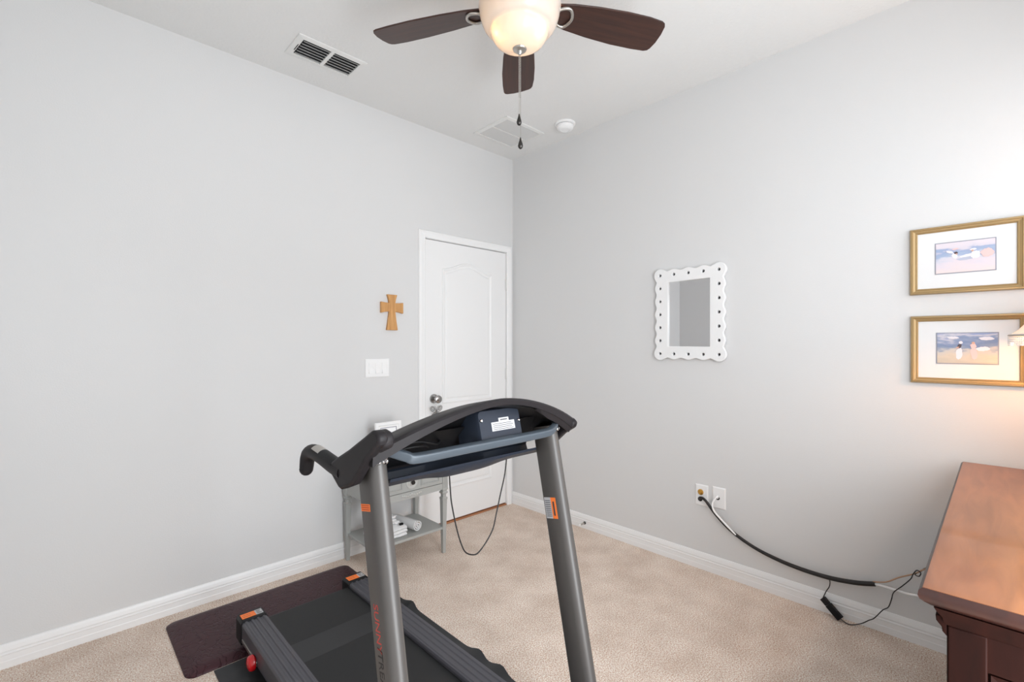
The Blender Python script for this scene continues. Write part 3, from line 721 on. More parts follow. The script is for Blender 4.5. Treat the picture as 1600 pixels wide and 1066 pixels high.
rolled('rolled white and grey towel lying on the shelf of the grey side table', (-1.118, -0.330), (-1.155, -0.120), 0.036, 'towel', 0.1665)
# folded towel: layered slab with rounded fold
bb = B(); fx0, fx1, fy0, fy1 = -1.375, -1.195, -0.335, -0.14
for k in range(3):
    z = 0.165+k*0.019
    rings = []
    for i in range(15):
        s_ = i/14; x = fx0+(fx1-fx0)*s_+random.uniform(-.002, .002); j = random.uniform(-.003, .003)
        zz = z+0.002*math.sin(s_*7+k)*(k > 0)
        rings.append([(x, fy0+0.006+j, zz), (x, fy0-0.002+j, zz+0.009), (x, fy0+0.006+j, zz+0.018), (x, (fy0+fy1)/2, zz+0.021+0.002*math.sin(9*s_)), (x, fy1, zz+0.018), (x, fy1, zz)])
    bb.loft(rings)
tag(bb.build('folded_towel', 'towel', smooth=60), 'folded white towel lying flat on the shelf behind the treadmill upright', 'towel')
def crumple(name, c_, r, sc, m_, amp, seed, zmin):
    bm0 = bmesh.new(); bmesh.ops.create_icosphere(bm0, subdivisions=5, radius=1.0)
    for v in bm0.verts:
        d = v.co.copy(); k = 1+amp*noise.turbulence(d*2.2+Vector((seed, 0, 0)), 4, False)-amp*0.4
        p = Vector((d.x*sc[0], d.y*sc[1], d.z*sc[2]))*r*k + Vector(c_); p.z = max(p.z, zmin); v.co = p
    bb = B(); bb.bm.free(); bb.bm = bm0; return bb.build(name, m_, smooth=70)
o = crumple('crumpled_cloth', (-1.285, -0.235, 0.245), 0.062, (1.15, 1.1, 0.62), 'towel', 0.55, 4.0, 0.2245)
tag(o, 'crumpled white cloth with a small black tag on top of the folded towel', 'cloth')
bb = B(); bb.box(-1.232, -0.316, 0.226, -1.208, -0.300, 0.237); bb.build('tag', 'black', o, bevel=0.003)
# photo frame on table
t = thing('photo_frame', 'small white picture frame standing on the grey side table', 'picture frame', (-1.222, -0.150, ZT))
tl = math.radians(8)
Mf = basis((-1.222, -0.185, ZT+0.001), (1, 0, 0), (0, math.sin(tl), math.cos(tl)), (0, -math.cos(tl), math.sin(tl)))
def infr(bb, M4): bb.bm.transform(M4); return bb
bb = B(); bb.rect_ring('z', 0, (-0.089, 0, 0.089, 0.256), (-0.056, 0.033, 0.056, 0.223), [(0, 0), (0, 0.012), (0.15, 0.016), (0.55, 0.016), (0.7, 0.011), (1, 0.010), (1, 0)]); infr(bb, Mf).build('frame', 'trim', t)
bb = B(); bb.rect_ring('z', 0, (-0.0562, 0.0328, 0.0562, 0.2232), (-0.052, 0.037, 0.052, 0.219), [(0, 0.0055), (0, 0.0085), (1, 0.0075), (1, 0.0055)]); infr(bb, Mf).build('inner_trim', 'border', t)
bb = B(); bb.box(-0.060, 0.029, 0.002, 0.060, 0.227, 0.006); infr(bb, Mf).build('photo', 'frameglass', t)  # blank white sheet, glare on the glass painted in
bb = B(); bb.box(-0.085, 0.004, -0.003, 0.085, 0.252, 0.0015); infr(bb, Mf).build('back_board', 'ink', t)
bb = B(); bb.prism([(-1.247, ZT+0.001), (-1.197, ZT+0.001), (-1.207, ZT+0.17), (-1.237, ZT+0.17)], 'y', -0.004, 0)
bb.bm.transform(Matrix.Translation((0, -0.108, ZT)) @ Matrix.Rotation(math.radians(14), 4, 'X') @ Matrix.Translation((0, 0, -ZT))); bb.build('easel_leg', 'ink', t)

# butterfly charm on the door knob
t = thing('butterfly_charm', 'silver openwork butterfly charm hanging from the door knob', 'ornament', (-0.768, -0.024, 0.82))
bb = B(); bb.tube([(-0.775, -0.020, 0.927), (-0.783, -0.021, 0.895), (-0.772, -0.024, 0.845), (-0.764, -0.024, 0.895), (-0.772, -0.022, 0.929)], 0.0010, 6, smooth_n=6); bb.build('cord', 'white', t, smooth=60)
bb = B()
for s_ in (-1, 1):
    for (ax_, az, rx, rz, rt) in ((0.026, 0.020, 0.027, 0.015, 0.75), (0.021, -0.018, 0.018, 0.012, -0.6), (0.029, 0.024, 0.014, 0.007, 0.75), (0.021, -0.018, 0.009, 0.006, -0.6)):
        ring = []
        for i in range(25):
            a = 2*PI*i/24; u_, v_ = rx*math.cos(a), rz*math.sin(a)*(1+0.3*math.cos(a))
            ring.append((-0.770+s_*(ax_+u_*math.cos(rt)-v_*math.sin(rt)), -0.024-0.002*math.sin(a), 0.822+az+u_*math.sin(rt)+v_*math.cos(rt)))
        bb.tube(ring, 0.0021, 6)
    bb.tube([(-0.770, -0.024, 0.84), (-0.770+s_*0.008, -0.026, 0.858), (-0.770+s_*0.018, -0.026, 0.866)], 0.0011, 6, smooth_n=4)
bb.build('wings', 'silver', t, smooth=60)
bb = B(); bb.ball((-0.770, -0.025, 0.822), 0.006, 12, (0.7, 0.7, 4.0)); bb.build('body', 'silver', t, smooth=60)

# ------------------------------------------------------------------ mats on the floor
bb = B()
mx0, mx1, my0, my1 = -2.335, -1.466, -0.605, -0.105
def rr(x0, y0, x1, y1, r, z, n=8):
    pts = []
    for (cx, cy, a0) in ((x1-r, y1-r, 0), (x0+r, y1-r, 90), (x0+r, y0+r, 180), (x1-r, y0+r, 270)):
        for i in range(n+1):
            a = math.radians(a0+90*i/n); pts.append((cx+r*math.cos(a), cy+r*math.sin(a), z))
    return pts
bb.loft([rr(mx0, my0, mx1, my1, 0.04, 0.0), rr(mx0, my0, mx1, my1, 0.04, 0.004), rr(mx0+0.003, my0+0.003, mx1-0.003, my1-0.003, 0.04, 0.007), rr(mx0+0.035, my0+0.035, mx1-0.035, my1-0.035, 0.03, 0.0185), rr(mx0+0.05, my0+0.05, mx1-0.05, my1-0.05, 0.03, 0.020)])
tag(bb.build('floor_mat', 'leather', smooth=50), 'dark brown creased leather-look mat along the left wall, partly under the treadmill', 'floor mat')
# rubber mat under the treadmill: thin sheet with waved edges
bb = B(); nx, ny = 44, 90
gx = [-2.245+(0.825)*i/nx for i in range(nx+1)]; gy = [-2.36+(1.745)*j/ny for j in range(ny+1)]
def bmp(y): return sum(math.exp(-((y-c_)/0.042)**2) for c_ in (-0.745, -1.265, -1.40, -1.78, -2.1))
def mh(x, y):
    e = min(1.0, max(0.0, (abs(x+1.835)-0.345)/0.07))
    h = 0.0045
    if x > -1.835: h += e*0.014*bmp(y)
    else: h += e*(0.020*max(0, math.sin(y*14+2.2))**2)
    return h
V_ = [[bb.bm.verts.new((x+ ((0.012*bmp(y)-0.007)*max(0, min(1, (x+1.5)/0.08)) if x > -1.5 else 0), y, mh(x, y))) for y in gy] for x in gx]
W_ = [[bb.bm.verts.new((v.co.x, v.co.y, v.co.z-0.0040)) for v in col] for col in V_]
for i in range(nx):
    for j in range(ny):
        bb.bm.faces.new((V_[i][j], V_[i+1][j], V_[i+1][j+1], V_[i][j+1])); bb.bm.faces.new((W_[i][j], W_[i][j+1], W_[i+1][j+1], W_[i+1][j]))
for i in range(nx):
    bb.bm.faces.new((V_[i][0], W_[i][0], W_[i+1][0], V_[i+1][0])); bb.bm.faces.new((V_[i][ny], V_[i+1][ny], W_[i+1][ny], W_[i][ny]))
for j in range(ny):
    bb.bm.faces.new((V_[0][j], V_[0][j+1], W_[0][j+1], W_[0][j])); bb.bm.faces.new((V_[nx][j], W_[nx][j], W_[nx][j+1], V_[nx][j+1]))
tag(bb.build('treadmill_mat', 'rubber', smooth=60), 'thin black rubber mat with wavy edges lying under the treadmill', 'floor mat')

# ------------------------------------------------------------------ treadmill
CX = -1.857
t = thing('treadmill', 'folding treadmill with grey uprights, black belt and dark curved console', 'treadmill', (CX, -1.35, 0))
RY0, RY1 = -1.98, -0.505
# running deck and belt
bb = B(); bb.box(CX-0.205, RY0, 0.078, CX+0.205, RY1-0.075, 0.098); bb.build('deck_board', 'black', t)
bb = B()
br = 0.022; zc = 0.093
path = [(-0.600+0*1, zc+br)]
loop = []
for i in range(9): a = PI/2-PI*i/8; loop.append((-0.578+br*math.cos(a), zc+br*math.sin(a)))
for i in range(9): a = -PI/2-PI*i/8; loop.append((-1.960+br*math.cos(a), zc+br*math.sin(a)))
inner = [((y+0.578)*0.9-0.578 if y > -0.578 else ((y+1.96)*0.9-1.96 if y < -1.96 else y), zc+(z-zc)*0.91) for y, z in loop]
rings = [[(x, y, z) for y, z in loop] for x in (CX-0.198, CX+0.198)]
bb.loft(rings, caps=False)
rings = [[(x, y, z) for y, z in inner] for x in (CX-0.198, CX+0.198)]
bb.loft(rings, caps=False)
be = bb.build('running_belt', 'belt', t, smooth=50)
bb = B(); bb.prism([(CX-0.195, -0.985), (CX+0.195, -0.985), (CX+0.195, -0.845), (CX-0.195, -0.845)], 'z', zc+br-0.0003, zc+br+0.0005); bb.build('belt_seam', 'seam', be)
def rail(s_):
    xc = CX+s_*0.2335; w_ = 0.049
    prof = [(-w_, 0.060), (-w_, 0.128), (-w_+0.004, 0.136)]
    for i in range(4):
        x = -w_+0.010+i*0.0225
        prof += [(x, 0.1365), (x+0.003, 0.1400), (x+0.010, 0.1400), (x+0.013, 0.1365)]
    prof += [(w_-0.003, 0.136), (w_, 0.128), (w_, 0.118), (w_-0.012, 0.116), (w_-0.012, 0.060)]
    if s_ > 0: prof = [(-a, b_) for a, b_ in prof][::-1]
    bb = B(); bb.prism([(xc+a, b_) for a, b_ in prof], 'y', RY0, RY1-0.045)
    r_ = bb.build('side_rail', 'rail', t)
    # cap
    bb = B()
    def ring(y, g, zt_, zb_): return [(xc-w_-g, y, zb_), (xc-w_-g, y, zt_-0.012), (xc-w_-g+0.008, y, zt_), (xc+w_+g-0.008, y, zt_), (xc+w_+g, y, zt_-0.012), (xc+w_+g, y, zb_)]
    bb.loft([ring(RY1-0.085, 0.003, 0.143, 0.046), ring(RY1-0.012, 0.003, 0.143, 0.046), ring(RY1-0.003, 0.000, 0.139, 0.050), ring(RY1, -0.005, 0.132, 0.058)])
    c_ = bb.build('end_cap', 'black', r_, bevel=0.003)
    bb = B(); bb.box(xc-0.042, RY1-0.066, 0.1425, xc+0.012, RY1-0.026, 0.1440); o_ = bb.build('warning_label', 'orange', r_, bevel=0.0005)
    bb = B(); bb.box(xc+0.012, RY1-0.066, 0.1425, xc+0.040, RY1-0.026, 0.1440); 
    o_ = bb.build('warning_label', 'labelw', r_, bevel=0.0005)
    bb = B()
    for k in range(3): bb.box(xc+0.017, RY1-0.060+k*0.011, 0.1438, xc+0.017+(0.018, 0.012, 0.016)[k], RY1-0.056+k*0.011, 0.1444)
    for k in range(2): bb.box(xc-0.036, RY1-0.056+k*0.014, 0.1438, xc-0.036+0.030, RY1-0.0545+k*0.014, 0.1443)
    bb.build('label_print', 'ink', r_)
    return r_
rl, rr_ = rail(-1), rail(1)
# frame tubes under the rails
for s_ in (-1, 1):
    xc = CX+s_*0.240
    bb = B(); bb.box(xc-0.018, -2.10, 0.030, xc+0.018, -0.62, 0.0595); bb.build('frame_tube', 'steel', t, bevel=0.003)
    bb = B(); bb.lathe([(0, -0.014), (0.024, -0.014), (0.026, -0.010), (0.026, 0.010), (0.024, 0.014), (0, 0.014)], (xc, -0.665, 0.0305), 24, 'x'); bb.build('roller_foot', 'black', t, smooth=40)
bb = B(); bb.box(CX-0.2585, -0.80, 0.0625, CX-0.2545+0.0, -0.60, 0.078); bb.bm.transform(Matrix.Translation((-0.0275, 0, 0))); bb.build('adjuster_plate', 'nickel', t, bevel=0.001)
bb = B(); bb.lathe([(0, -0.312), (0.012, -0.311), (0.024, -0.307), (0.029, -0.299), (0.029, -0.288), (0.024, -0.283), (0, -0.283)], (CX, -0.770, 0.066), 28, 'x')
bb.build('height_knob', 'red', t, smooth=40)
# motor cover
bb = B(); rings = []
for i in range(9):
    s_ = i/8; x = CX-0.27+0.54*s_; e = 1-abs(2*s_-1)**6*0.25
    rings.append([(x, -1.90, 0.06), (x, -1.90, 0.15), (x, -1.94, 0.15+0.06*e), (x, -2.05, 0.15+0.085*e), (x, -2.18, 0.15+0.055*e), (x, -2.27, 0.13*e+0.01), (x, -2.29, 0.06), (x, -2.26, 0.04)])
bb.loft(rings); mc = bb.build('motor_cover', 'plastic', t, smooth=45)
for xx in (-0.08, -0.04, 0, 0.04, 0.08):
    bb = B(); bb.box(CX+xx-0.013, -2.062, 0.232, CX+xx+0.013, -2.05, 0.2385); bb.build('vent_slot', 'black', mc)
# uprights: D-profile tube leaning forward
UT, UB = Vector((0, -1.757, 1.035)), Vector((0, -1.965, 0.045))
def upright(s_):
    xc = CX+s_*0.304
    ax = (UT-UB).normalized(); side = Vector((0, -ax.z, ax.y))      # side points to -Y (camera side)
    prof = []
    a_, b_ = 0.022, 0.040     # half x, half depth
    for i in range(7):
        an = -PI/2+PI*i/6; prof.append((b_-0.022+0.022*math.cos(an), a_*math.sin(an)))
    prof += [(-b_+0.006, a_), (-b_+0.002, a_-0.002), (-b_, a_-0.006), (-b_, -a_+0.006), (-b_+0.002, -a_+0.002), (-b_+0.006, -a_)]
    bb = B(); rings = []
    for p in (UB, UT):
        rings.append([(xc+v, p.y+side.y*u_, p.z+side.z*u_) for u_, v in prof])
    bb.loft(rings); u1_ = bb.build('upright', 'steel', t, smooth=35)
    for k, dz in ((0, 0.0), (1, 0.0)):
        bb = B(); c_ = UT+side*0.0405-ax*0.012
        x_ = xc+(-0.008 if k else 0.010)
        bb.lathe([(0, 0.002), (0.0075, 0.002), (0.0075, -0.003), (0.005, -0.005), (0.004, -0.003), (0, -0.003)], (x_, c_.y, c_.z), 14, 'y'); bb.build('bolt', 'chrome', u1_, smooth=40)
    return u1_, xc, ax, side
uL, xL, axu, sdu = upright(-1)
uR, xR, _, _ = upright(1)
# cross base of uprights
bb = B(); bb.box(xL-0.022, -2.03, 0.012, xL+0.022, -1.60, 0.048); bb.build('base_foot', 'steel', t, bevel=0.006)
bb = B(); bb.box(xR-0.022, -2.03, 0.012, xR+0.022, -1.60, 0.048); bb.build('base_foot', 'steel', t, bevel=0.006)
bb = B(); bb.box(xL+0.0222, -2.02, 0.014, xR-0.0222, -1.99, 0.029); bb.build('base_crossbar', 'steel', t, bevel=0.004)
def up_pt(z, u_): 
    k = (z-UB.z)/axu.z
    p = UB+axu*k+sdu*u_
    return p
# lettering on the outer face of the left upright, reading downwards
xs = xL-0.0222
def on_up(z, u_):
    p = up_pt(z, u_); return (xs, p.y, p.z)
M4 = basis(on_up(0.728, -0.014), tuple(-axu), tuple(sdu*-1), (-1, 0, 0))
ux = Vector(tuple(-axu)); uz = Vector((-1, 0, 0)); uy = uz.cross(ux)
tx = text_mesh('lettering', 'SUNNY', 0.030, 'logored', uL, basis(on_up(0.722, -0.010), ux, uy, uz), 0.0002, 1.05)
tx = text_mesh('lettering', '/TREADMILL', 0.030, 'logodark', uL, basis(on_up(0.632, -0.010), ux, uy, uz), 0.0002, 1.05)
# stickers
def sticker(par, xf, z0, z1, u0, u1, m_, sx, d=0.0006):
    pts = [up_pt(z0, u0), up_pt(z0, u1), up_pt(z1, u1), up_pt(z1, u0)]
    bb = B(); bb.loft([[(xf, p.y, p.z) for p in pts], [(xf+sx*d, p.y, p.z) for p in pts]]); return bb.build('warning_sticker', m_, par)
sticker(uL, xs+0.0002, 0.918, 0.934, -0.034, 0.010, 'orange', -1)
for k in range(3):
    pts = [up_pt(0.921+k*0.0045, -0.030), up_pt(0.921+k*0.0045, 0.006), up_pt(0.9225+k*0.0045, 0.006), up_pt(0.9225+k*0.0045, -0.030)]
    bb = B(); bb.loft([[(xs-0.0003, p.y, p.z) for p in pts], [(xs-0.0008, p.y, p.z) for p in pts]]); bb.build('label_print', mat('ink_red', (170, 60, 30), .6) if k == 0 else bpy.data.materials['ink_red'], uL)
xr = xR-0.0222
sticker(uR, xr+0.0002, 0.755, 0.818, -0.033, -0.006, 'labelw', -1)
sticker(uR, xr+0.0002, 0.755, 0.818, -0.006, 0.014, 'orange', -1)
for k in range(9):
    z_ = 0.761+k*0.0058
    pts = [up_pt(z_, -0.030), up_pt(z_, -0.009), up_pt(z_+0.0018, -0.009), up_pt(z_+0.0018, -0.030)]
    bb = B(); bb.loft([[(xr-0.0003, p.y, p.z) for p in pts], [(xr-0.0008, p.y, p.z) for p in pts]]); bb.build('label_print', 'ink', uR)
pts = [up_pt(0.764, 0.001), up_pt(0.764, 0.007), up_pt(0.806, 0.007), up_pt(0.806, 0.001)]
bb = B(); bb.loft([[(xr-0.0003, p.y, p.z) for p in pts], [(xr-0.0008, p.y, p.z) for p in pts]]); bb.build('label_print', 'ink', uR)

# console shell
HW = 0.345
def zt(u_): return 1.158-0.091*abs(u_)**1.72
bb = B(); rings = []
N = 40
for i in range(N+1):
    u_ = -1+2*i/N; x = CX+HW*u_; Z = zt(u_); h = 0.017+0.018*u_*u_; yf = -1.882+0.045*u_*u_; zr = 0.985
    ring = [(yf, Z-h), (yf-0.003, Z-0.006), (yf+0.001, Z-0.001), (yf+0.008, Z), (yf+0.10, Z-0.018), (-1.665, zr+0.020), (-1.645, zr+0.004), (-1.640, zr-0.018),
            (-1.652, zr-0.020), (-1.656, zr-0.004), (-1.675, zr+0.010), (yf+0.095, Z-0.031), (yf+0.020, Z-0.016), (yf+0.014, Z-h)]
    rings.append([(x, y, z) for y, z in ring])
bb.loft(rings); con = bb.build('console', 'plastic', t, smooth=40)
bb = B(); rings = []
for i in range(N+1):
    u_ = -0.985+1.97*i/N; x = CX+HW*u_; Z = zt(u_); yf = -1.882+0.045*u_*u_; zr = 0.985
    rings.append([(x, y, z) for y, z in [(yf+0.022, Z-0.019), (yf+0.095, Z-0.034), (-1.680, zr+0.006), (-1.658, zr-0.010), (-1.658, zr-0.012), (-1.682, zr+0.002), (yf+0.093, Z-0.037), (yf+0.022, Z-0.022)]])
bb.loft(rings); bb.build('cavity_shade', 'black', con, smooth=40)  # black sheet under the shell, shade of the cavity painted in
# hood flange: sloping inner lip widening towards the right end
for s_ in (1,):
    bb = B(); rings = []
    for i in range(13):
        k = i/12; u_ = s_*(0.42+0.56*k); x = CX+HW*u_; Z = zt(u_); h = 0.017+0.018*u_*u_; yf = -1.882+0.045*u_*u_
        L_ = 0.008+0.022*min(1, k*3)
        rings.append([(x, yf+0.002, Z-h+0.002), (x, yf+0.012, Z-h-L_*0.55), (x, yf+0.018, Z-h-L_*0.55), (x, yf+0.010, Z-h+0.002)])
    bb.loft(rings); bb.build('hood_flange', 'plastic', con, smooth=40)
# lower tray below the crossbar
bb = B(); rings = []
for i in range(N+1):
    u_ = -1+2*i/N; x = CX+(HW-0.10 if u_ < 0 else HW-0.010)*u_
    bl = math.exp(-((u_-0.05)/0.42)**4)*0.016
    ring = [(-1.640, 0.986), (-1.628, 0.965), (-1.618, 0.945), (-1.622, 0.932-bl), (-1.640, 0.926-bl), (-1.690, 0.934-bl*0.7), (-1.735, 0.958-bl*0.2), (-1.738, 0.966), (-1.690, 0.944-bl*0.4), (-1.645, 0.938-bl), (-1.638, 0.955), (-1.652, 0.984)]
    rings.append([(x, y, z) for y, z in ring])
bb.loft(rings); bb.build('lower_tray', 'plasticb', con, smooth=40)
# panel under the hood, black to deepen the shade of the cavity
bb = B(); bb.prism([(-1.700, 1.000), (-1.690, 0.998), (-1.760, 1.075), (-1.770, 1.075)], 'x', CX-HW+0.03, CX+HW-0.03); bb.build('inner_panel', 'black', con)
# side wings
wl_ = [(-1.888, 1.090), (-1.893, 1.104), (-1.883, 1.116), (-1.862, 1.119), (-1.827, 1.100), (-1.7505, 1.060), (-1.690, 1.032), (-1.655, 1.014), (-1.644, 0.998), (-1.660, 0.982), (-1.698, 0.961), (-1.710, 0.959), (-1.767, 0.981), (-1.800, 1.014), (-1.836, 1.052)]
wr_ = [(-1.842, 1.036), (-1.847, 1.052), (-1.832, 1.064), (-1.80, 1.066), (-1.7505, 1.050), (-1.690, 1.032), (-1.655, 1.014), (-1.644, 0.998), (-1.660, 0.982), (-1.698, 0.961), (-1.710, 0.959), (-1.767, 0.981), (-1.800, 1.010)]
bb = B(); bb.prism([(-1.886, 1.080), (-1.890, 1.100), (-1.880, 1.114), (-1.860, 1.117), (-1.815, 1.095), (-1.800, 1.080), (-1.840, 1.062)], 'x', CX-HW-0.004, CX-HW+0.026); bb.build('shoulder_cap', 'plastic', con, bevel=0.011, seg=4)
for s_, wp in ((-1, wl_), (1, wr_)):
    xa_, xb_ = CX+s_*(HW-0.010), CX+s_*(HW+0.016)
    bb = B(); bb.prism(wp, 'x', min(xa_, xb_), max(xa_, xb_)); bb.build('side_cover', 'plastic', con, bevel=0.007, seg=3)
# display housing behind the screen
Mh = basis((-1.812, -1.790, 1.066), (1, 0, 0), (0, 0.25, 0.968), (0, -0.968, 0.25))
bb = B()
def rrb(w_, h_, r, z): return [(p[0], p[1], z) for p in rr(-w_/2, -h_/2, w_/2, h_/2, r, 0, 5)]
bb.loft([rrb(0.170, 0.105, 0.012, -0.050), rrb(0.160, 0.100, 0.012, 0.028), rrb(0.150, 0.090, 0.012, 0.036)]); bb.bm.transform(Mh); dh = bb.build('display_housing', 'plasticb', con, smooth=40)
bb = B(); bb.box(-0.034, -0.012, 0.0358, 0.052, 0.012, 0.0366); bb.box(-0.006, 0.012, 0.0358, 0.032, 0.022, 0.0366); bb.bm.transform(Mh); bb.build('rating_label', 'labelw', dh)
bb = B()
for k in range(4): bb.box(-0.029, -0.009+k*0.005, 0.0364, 0.046-(k % 2)*0.006, -0.0075+k*0.005, 0.0369)
bb.box(0.0, 0.015, 0.0364, 0.026, 0.018, 0.0369)
bb.bm.transform(Mh); bb.build('label_print', 'ink', dh)
for (a, c_) in ((0.068, 0.008), (-0.069, 0.02)):
    bb = B(); bb.lathe([(0, 0.037), (0.004, 0.0385), (0.005, 0.036), (0.005, 0.030)], (a, c_, 0), 12); bb.bm.transform(Mh); bb.build('screw', 'chrome', dh, smooth=40)
# crossbar
bb = B(); bb.tube([(CX-0.304, -1.800, 1.060), (CX-0.292, -1.815, 1.056), (CX-0.262, -1.838, 1.043), (CX-0.235, -1.845, 1.036), (CX-0.10, -1.845, 1.036), (CX+0.10, -1.845, 1.036), (CX+0.20, -1.845, 1.037), (CX+0.232, -1.843, 1.040), (CX+0.268, -1.828, 1.050), (CX+0.304, -1.795, 1.062)], 0.0100, 24, smooth_n=5, flat=1.15, sq=0.45)
bb.build('crossbar', 'bar', t, smooth=50)
# handlebars with pulse plate
for s_ in (-1, 1):
    xh = CX+s_*(HW+0.000)
    bb = B(); bb.tube([(xh, -1.70, 0.995), (xh, -1.64, 1.000), (xh, -1.57, 1.010), (xh, -1.515, 1.014), (xh-0*0.003, -1.485, 1.006), (xh, -1.470, 0.990), (xh, -1.462, 0.962)], [0.0195, 0.0195, 0.0195, 0.0195, 0.0195, 0.0193, 0.0180], 20, smooth_n=6)
    hb = bb.build('handlebar', 'plastic', t, smooth=60)
    bb = B(); bb.ball((xh, -1.4605, 0.958), 0.0181, 16); bb.build('end_plug', 'plastic', hb, smooth=80)
    bb = B(); rings = []
    for (y, z) in ((-1.660, 0.999), (-1.590, 1.008), (-1.530, 1.0145)):
        rings.append([(xh+0.020*math.cos(a), y, z+0.0205*math.sin(a)) for a in [math.radians(d) for d in range(25, 156, 10)]]+[(xh+0.0175*math.cos(a), y, z+0.0175*math.sin(a)) for a in [math.radians(d) for d in range(155, 24, -10)]])
    bb.loft(rings); bb.build('pulse_grip', 'black', hb, smooth=40)
    bb = B(); rings = []
    for (y, z) in ((-1.578, 1.009), (-1.535, 1.0140)):
        rings.append([(xh+0.0207*math.cos(a), y, z+0.0212*math.sin(a)) for a in [math.radians(d) for d in range(60, 141, 8)]]+[(xh+0.019*math.cos(a), y, z+0.0195*math.sin(a)) for a in [math.radians(d) for d in range(140, 59, -8)]])
    bb.loft(rings); bb.build('pulse_sensor', 'nickel', hb, smooth=40)
# wires inside the console on the left
bb = B(); bb.tube([(CX-0.29, -1.78, 1.03), (CX-0.26, -1.79, 1.055), (CX-0.20, -1.79, 1.060), (CX-0.14, -1.78, 1.045), (CX-0.10, -1.74, 1.04)], 0.0035, 8, smooth_n=5)
bb.tube([(CX-0.29, -1.775, 1.02), (CX-0.25, -1.80, 1.050), (CX-0.19, -1.80, 1.050), (CX-0.15, -1.76, 1.035)], 0.003, 8, smooth_n=5)
bb.build('wire', 'black', con, smooth=60)
# safety cord loop
bb = B()
cordp = [(-1.838, -1.62, 0.925), (-1.833, -1.62, 0.86), (-1.828, -1.62, 0.815), (-1.812, -1.62, 0.745), (-1.795, -1.62, 0.690), (-1.775, -1.62, 0.650), (-1.745, -1.62, 0.632), (-1.722, -1.62, 0.632), (-1.690, -1.62, 0.655), (-1.660, -1.62, 0.690), (-1.645, -1.62, 0.735), (-1.625, -1.62, 0.800), (-1.605, -1.62, 0.865), (-1.595, -1.62, 0.935)]
bb.tube(cordp, 0.0022, 8, smooth_n=5); bb.build('safety_cord', 'cable_black', t, smooth=60)

# ------------------------------------------------------------------ dresser
GX0, GX1, GY1, GY0, GZ = -1.502, -0.090, -2.672, -3.165, 0.8315
t = thing('dresser', 'dark cherry wood dresser with glossy top at the right edge', 'dresser', ((GX0+GX1)/2, (GY0+GY1)/2, 0))
bb = B(); rings = []
for d, z in [(0.026, GZ-0.036), (0.018, GZ-0.034), (0.010, GZ-0.028), (0.003, GZ-0.022), (0.0, GZ-0.014), (0.001, GZ-0.006), (0.006, GZ)]:
    rings.append([(GX0+d, GY0, z), (GX1-d, GY0, z), (GX1-d, GY1-d, z), (GX0+d, GY1-d, z)])
bb.loft(rings); tp_ = bb.build('dresser_top', 'cherryedge', t, smooth=40)
bb = B(); bb.box(GX0+0.007, GY0+0.001, GZ-0.0005, GX1-0.007, GY1-0.007, GZ+0.0008); bb.build('lit_top_sheet', 'cherrylit', tp_)  # lamp glow and glare on the top put into a lighter, oranger sheet
bx0, bx1, by0, by1 = GX0+0.036, GX1-0.036, GY0+0.004, GY1-0.040
zb_, zt_ = 0.06, GZ-0.0365
bb = B(); rings = []
for d, z in [(-0.000, zt_-0.034), (0.004, zt_-0.030), (0.006, zt_-0.020), (0.014, zt_-0.008), (0.018, zt_)]:
    rings.append([(bx0-d, by0, z), (bx1+d, by0, z), (bx1+d, by1+d, z), (bx0-d, by1+d, z)])
bb.loft(rings); bb.build('cornice', 'cherry', t, smooth=40)
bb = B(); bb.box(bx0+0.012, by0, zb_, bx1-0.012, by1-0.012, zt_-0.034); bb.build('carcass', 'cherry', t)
def post(x, y, sx, sy):
    bb = B(); bb.box(min(x, x+sx), min(y, y+sy), 0, max(x, x+sx), max(y, y+sy), zt_-0.034); bb.build('corner_post', 'cherry', t, bevel=0.003)
post(bx0, by1, 0.045, -0.055); post(bx0, by0, 0.045, 0.055); post(bx1, by1, -0.045, -0.055); post(bx1, by0, -0.045, 0.055)
# corbels under the cornice
for x_, sx in ((bx0, -1),):
    bb = B(); pc = [(by1-0.0005, zt_-0.035), (by1+0.016, zt_-0.034), (by1+0.017, zt_-0.022), (by1+0.006, zt_-0.048), (by1-0.0005, zt_-0.052)]
    bb.prism([(by1, zt_-0.020), (by1+0.017, zt_-0.020), (by1+0.016, zt_-0.032), (by1+0.008, zt_-0.042), (by1+0.007, zt_-0.050), (by1, zt_-0.058)], 'x', x_+0.002, x_+0.043); bb.build('corbel', 'cherry', t, bevel=0.002)
# end panels (left and right end): rails plus raised field
for xf, s_ in ((bx0, 1), (bx1, -1)):
    bb = B()
    ya, yb = by0+0.055, by1-0.055
    def bx(a, b_, c_, d_, e, f): bb.box(min(xf+s_*a, xf+s_*b_), c_, e, max(xf+s_*a, xf+s_*b_), d_, f)
    bx(0.004, 0.012, ya, yb, zt_-0.100, zt_-0.034); bb.build('end_rail', 'cherry', t)
    bb = B(); bx(0.004, 0.012, ya, yb, zb_, zb_+0.08); bb.build('end_rail', 'cherry', t)
    bb = B()
    for r_, ht in (((0.0, 0.010), 0),):
        pass
    o_ = (ya+0.004, zb_+0.084, yb-0.004, zt_-0.104); i_ = (ya+0.045, zb_+0.125, yb-0.045, zt_-0.145)
    bb.rect_ring('x', xf+s_*0.012, o_, i_, [(0, 0), (0.0, -0.006*s_), (0.3, -0.003*s_), (0.4, 0.0), (0.9, -0.007*s_), (1.0, -0.007*s_), (1, 0)])
    bb.box(min(xf+s_*0.004, xf+s_*0.012), i_[0], i_[1], max(xf+s_*0.004, xf+s_*0.012), i_[2], i_[3])
    bb.build('end_panel', 'cherry', t)
